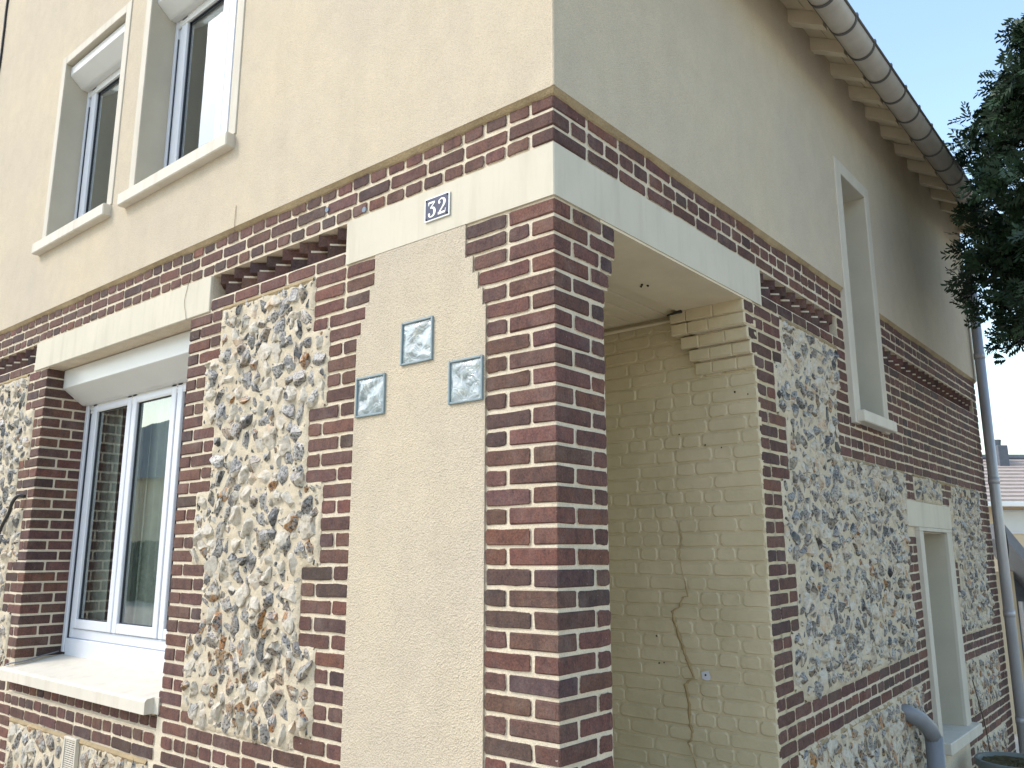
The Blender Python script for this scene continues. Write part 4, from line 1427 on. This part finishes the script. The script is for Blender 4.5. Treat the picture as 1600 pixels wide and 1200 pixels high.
# ------------------------------------------------------------------ planter
pt = empty('planter_pot', (0.36, 5.04, gz_(5.04)))
tag(pt, 'large round grey-green plastic pot of soil below the low side window', 'plant pot')
zr_ = 0.135 - gz_(5.04); n = 40
def lathe(m, prof, n=40):
    k = len(m.V)
    for r, z in prof:
        for i in range(n): m.V.append((r * math.cos(2 * math.pi * i / n), r * math.sin(2 * math.pi * i / n), z))
    for q in range(len(prof) - 1):
        for i in range(n): m.F.append((k + q * n + i, k + q * n + (i + 1) % n, k + (q + 1) * n + (i + 1) % n, k + (q + 1) * n + i))
m = MB(); lathe(m, [(0.19, 0.0), (0.245, zr_ - 0.07), (0.248, zr_ - 0.05)]); lmesh('pot_body', m, MT['pot'], pt)
m = MB(); lathe(m, [(0.25, zr_ - 0.055), (0.268, zr_ - 0.05), (0.272, zr_ - 0.008), (0.266, zr_), (0.248, zr_), (0.242, zr_ - 0.02), (0.235, zr_ - .05)]); lmesh('rim', m, MT['pot'], pt)
m = MB(); k = 0; V = [(0, 0, zr_ - .02)]; F = []
for q in range(1, 9):
    for i in range(n):
        r = 0.243 * q / 8
        V.append((r * math.cos(2 * math.pi * i / n), r * math.sin(2 * math.pi * i / n), zr_ - 0.03 + random.uniform(-.008, .01)))
F += [(0, 1 + i, 1 + (i + 1) % n) for i in range(n)]
for q in range(7):
    for i in range(n): F.append((1 + q * n + i, 1 + q * n + (i + 1) % n, 1 + (q + 1) * n + (i + 1) % n, 1 + (q + 1) * n + i))
m.add(V, F); lmesh('soil', m, MT['soil'], pt)
cable('twig', [(0.11, 5.46, 0.02), (0.10, 5.44, 0.25), (0.075, 5.42, 0.44), (0.05, 5.40, 0.62)], 0.0045, MT['bark'], 'thin dry twig standing against the wall beside the low side window')
bpy.data.objects['twig']['category'] = 'twig'

# ------------------------------------------------------------------ tree
def tree(loc, label):
    t = empty('tree', loc); tag(t, label, 'tree')
    h0 = 6.6 - loc[2]
    m = MB(); m.tube([(0, 0, 0), (0.03, 0.02, 1.5), (-0.04, 0.05, 3.2), (0.02, 0, 4.8), (0, 0, h0)], [0.17, 0.14, 0.11, 0.07, 0.02], 10)
    tr_ = lmesh('trunk', m, MT['bark'], t)
    r_ = random.Random(5)
    lm = MB(); tips = []
    for i in range(230):
        z = 3.62 + 3.4 * r_.random() ** 1.15
        a = r_.uniform(0, 2 * math.pi)
        q = z - 4.78
        rad = (1.36 - 0.42 * q * q if q < 0.9 else 1.02 - 0.55 * (q - 0.9)) * r_.uniform(0.70, 1.08)
        rad = max(rad, 0.25)
        p0 = Vector((0, 0, z)); dr = Vector((math.cos(a), math.sin(a), 0))
        p1 = p0 + dr * rad * 0.5 + Vector((0, 0, 0.18)); p2 = p0 + dr * rad + Vector((0, 0, r_.uniform(-0.34, 0.05)))
        lm.tube([p0, p1, p2], [0.022, 0.013, 0.004], 5)
        tips.append((p0, p1, p2))
    lmesh('limbs', lm, MT['bark'], t)
    V = []; F = []; SH = []
    for (p0, p1, p2) in tips:
        for s in range(84):
            tt = 0.22 + 0.79 * r_.random() ** 0.7
            c = (p0 * (1 - tt) ** 2 + p1 * 2 * tt * (1 - tt) + p2 * tt ** 2)
            ax = (p2 - p0).normalized()
            side = Vector((-ax.y, ax.x, 0)).normalized()
            c = c + side * r_.gauss(0, 0.07) + Vector((0, 0, r_.gauss(0, 0.06)))
            dirv = (ax * r_.uniform(0.1, 1.1) + side * r_.uniform(-1.0, 1.0) + Vector((0, 0, r_.uniform(-0.7, 0.7)))).normalized()
            L = r_.uniform(0.07, 0.17)
            nrm = Vector((r_.gauss(0, 1), r_.gauss(0, 1), r_.gauss(0, 1))).normalized()
            lat = dirv.cross(nrm).normalized()
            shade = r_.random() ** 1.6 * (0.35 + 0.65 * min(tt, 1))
            nl = 5
            for q in range(nl):
                f = (q + 0.5) / nl
                b = c + dirv * L * f
                for sg in (1, -1):
                    ll = 0.060 * (1 - 0.45 * f) * r_.uniform(.7, 1.4)
                    tip = b + (dirv * 0.7 + lat * sg) * ll + nrm * r_.uniform(-.012, .012)
                    w = dirv * 0.0125
                    k = len(V); V += [tuple(b - w * .6), tuple((b + tip) * .5 + w * 1.2), tuple(tip), tuple((b + tip) * .5 - w * 1.2)]
                    F.append((k, k + 1, k + 2, k + 3)); SH += [shade] * 4
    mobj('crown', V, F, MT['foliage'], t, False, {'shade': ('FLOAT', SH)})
tree((1.60, 5.10, gz_(5.10)), 'dark evergreen tree reaching in front of the gutter at the right')

# ------------------------------------------------------------------ neighbour house
def P3(px_, py_, D):
    return CAM + D * (fw + rt * (px_ - 800) / CAMF + upv * (600 - py_) / CAMF)
org = P3(1480, 867, 17.5)
nb = empty('neighbour_house', (org[0], org[1], -1.1), math.atan2(rt[1], rt[0]))
tag(nb, 'low neighbouring house with pale tiled roof and white shuttered window beyond the downpipe', 'house')
def zat(py_, D): # height above nb base for image row at distance
    return P3(1580, py_, D)[2] + 1.1
D0 = 17.5
ze = zat(783, D0); zrg = zat(714, D0 + 2.6)
m = MB().box(0, 7.0, 0.0, 6.0, 0, ze - .1); lmesh('wall', m, MT['nwall'], nb)
nrow = 12
for i in range(nrow):
    f0, f1 = i / nrow, (i + 1) / nrow
    y0, y1 = -0.35 + 3.0 * f0, -0.35 + 3.0 * f1; a, b = ze + (zrg - ze) * f0, ze + (zrg - ze) * f1
    m = MB(); m.add([(-.3, y0 - .02, a + .035), (7.3, y0 - .02, a + .035), (7.3, y1, b), (-.3, y1, b), (-.3, y0 - .02, a - .05), (7.3, y0 - .02, a - .05), (7.3, y1, b - .05), (-.3, y1, b - .05)], [(0, 1, 2, 3), (0, 1, 5, 4), (4, 5, 6, 7), (1, 2, 6, 5), (0, 3, 7, 4)])
    lmesh('tile_row', m, MT['ntile'], nb)
m = MB(); m.tube([(-.3, 2.67, zrg + .03), (7.3, 2.67, zrg + .03)], 0.09, 8); lmesh('ridge', m, MT['slate'], nb)
m = MB(); m.add([(-.3, 2.66, zrg), (7.3, 2.66, zrg), (7.3, 6.2, ze), (-.3, 6.2, ze)], [(0, 1, 2, 3)]); lmesh('back_roof', m, MT['ntile'], nb)
m = MB().box(-.3, 7.3, -.42, -.30, ze - .12, ze - .02, .01); lmesh('eave_board', m, MT['white'], nb)
# window: columns 1563..1600+
wx0 = (1566 - 1480) / CAMF * D0 * 1.0
m = MB().box(wx0, wx0 + 1.5, -0.03, 0.02, zat(834, D0), zat(796, D0), .01)
w = lmesh('window', m, MT['pvc'], nb)
m = MB().box(wx0 + .06, wx0 + 1.44, -0.045, -.031, zat(831, D0), zat(799, D0)); lmesh('shutter', m, MT['box'], w)
chx = (1555 - 800) / CAMF * (D0 + 2.2) - 680 / CAMF * D0 + 0.16
m = MB().box(chx + .06, chx + .30, 2.0, 2.5, zrg - .5, zat(693, D0 + 2.2), .01); ch = lmesh('chimney', m, MT['slate'], nb)
m = MB().tube([(chx + .14, 2.2, zat(693, D0 + 2.2)), (chx + .14, 2.2, zat(683, D0 + 2.2))], [0.10, 0.12], 10); lmesh('chimney_pot', m, MT['slate'], ch)
# lean-to with grey edge, in front of that house
org2 = P3(1560, 867, 12.0)
sh = empty('lean_to_shed', (org2[0], org2[1], -1.0), math.atan2(rt[1], rt[0]))
tag(sh, 'small lean-to with grey sloping roof edge and beige wall between downpipe and photo edge', 'shed')
def z2(py_): return P3(1580, py_, 12.0)[2] + 1.0
u2 = lambda p: (p - 1560) / CAMF * 12.0
m = MB(); V = []
for y_ in (-.25, 0.4):
    V += [(u2(1558), y_, z2(818)), (u2(1640), y_, z2(935)), (u2(1640), y_, z2(956)), (u2(1558), y_, z2(842))]
m.add(V, [(0, 1, 2, 3), (4, 5, 6, 7), (0, 1, 5, 4), (1, 2, 6, 5), (2, 3, 7, 6), (3, 0, 4, 7)]); lmesh('roof_edge', m, MT['shed'], sh)
m = MB().box(u2(1540), u2(1592.5), 0.2, 1.8, 0, z2(893)); lmesh('wall', m, MT['nwall'], sh)
m = MB().box(u2(1592.6), u2(1700), 0.35, 1.8, 0, z2(900)); lmesh('door', m, MT['slate'], sh)
m = MB().tube([(u2(1596), 0.15, 0), (u2(1596), 0.15, z2(940))], 0.035, 10); lmesh('downpipe', m, MT['pipe'], sh)
cable('hanging_cable', [tuple(P3(1555, 750, 9.9)), tuple(P3(1561, 790, 9.9)), tuple(P3(1572, 838, 9.9)), tuple(P3(1575, 862, 9.9)), tuple(P3(1573, 905, 9.9))], 0.012, MT['cable'], 'black cable hanging just right of the downpipe before the neighbouring house')
bpy.data.objects['hanging_cable'].name = 'cable'

# ------------------------------------------------------------------ across the street (invented; shapes what the panes mirror, hides low sky)
hd = empty('hedge', (-27, -12, 0)); tag(hd, 'invented clipped hedge across the street, added for the window panes to mirror', 'hedge')
r_ = random.Random(3); V = []; F = []; SH = []
for i in range(9000):
    f = r_.random()
    x_ = r_.uniform(-14, 14); 
    if f < 0.7: y_, z_ = 0.5 + r_.uniform(-.1, .1), r_.uniform(0, 1.9)
    else: y_, z_ = r_.uniform(-.5, .5), 1.9 + r_.uniform(-.1, .12)
    a = Vector((r_.gauss(0, 1), r_.gauss(0, 1), r_.gauss(0, 1))).normalized() * 0.11; b = a.orthogonal().normalized() * 0.07
    c = Vector((x_, y_, z_)); k = len(V); V += [tuple(c - a), tuple(c + b), tuple(c + a), tuple(c - b)]; F.append((k, k + 1, k + 2, k + 3)); SH += [r_.random()] * 4
mobj('leaves', V, F, MT['hedgeleaf'], hd, False, {'shade': ('FLOAT', SH)})
m = MB().box(-14, 14, -.4, .42, 0, 1.85); lmesh('hedge_core', m, MT['hedgeleaf'], hd)
ho = empty('invented_house', (-34, -18, 0)); tag(ho, 'invented pale house across the street, added to hide low sky in the pane reflections', 'house')
m = MB().box(-14, 16, -6, 0, 0, 5.6); lmesh('wall', m, MT['nwall'], ho)
m = MB(); m.add([(-14.4, .4, 5.4), (16.4, .4, 5.4), (16.4, -3, 9.2), (-14.4, -3, 9.2), (-14.4, -6.4, 5.4), (16.4, -6.4, 5.4)], [(0, 1, 2, 3), (3, 2, 5, 4), (0, 3, 4), (1, 5, 2)]); lmesh('roof', m, MT['slate'], ho)
for x_ in (-12, -8, -4, 0, 4, 8, 12):
    m = MB().box(x_ - .6, x_ + .6, 0.002, .05, 1.0, 2.3); lmesh('window', m, MT['slate'], ho)
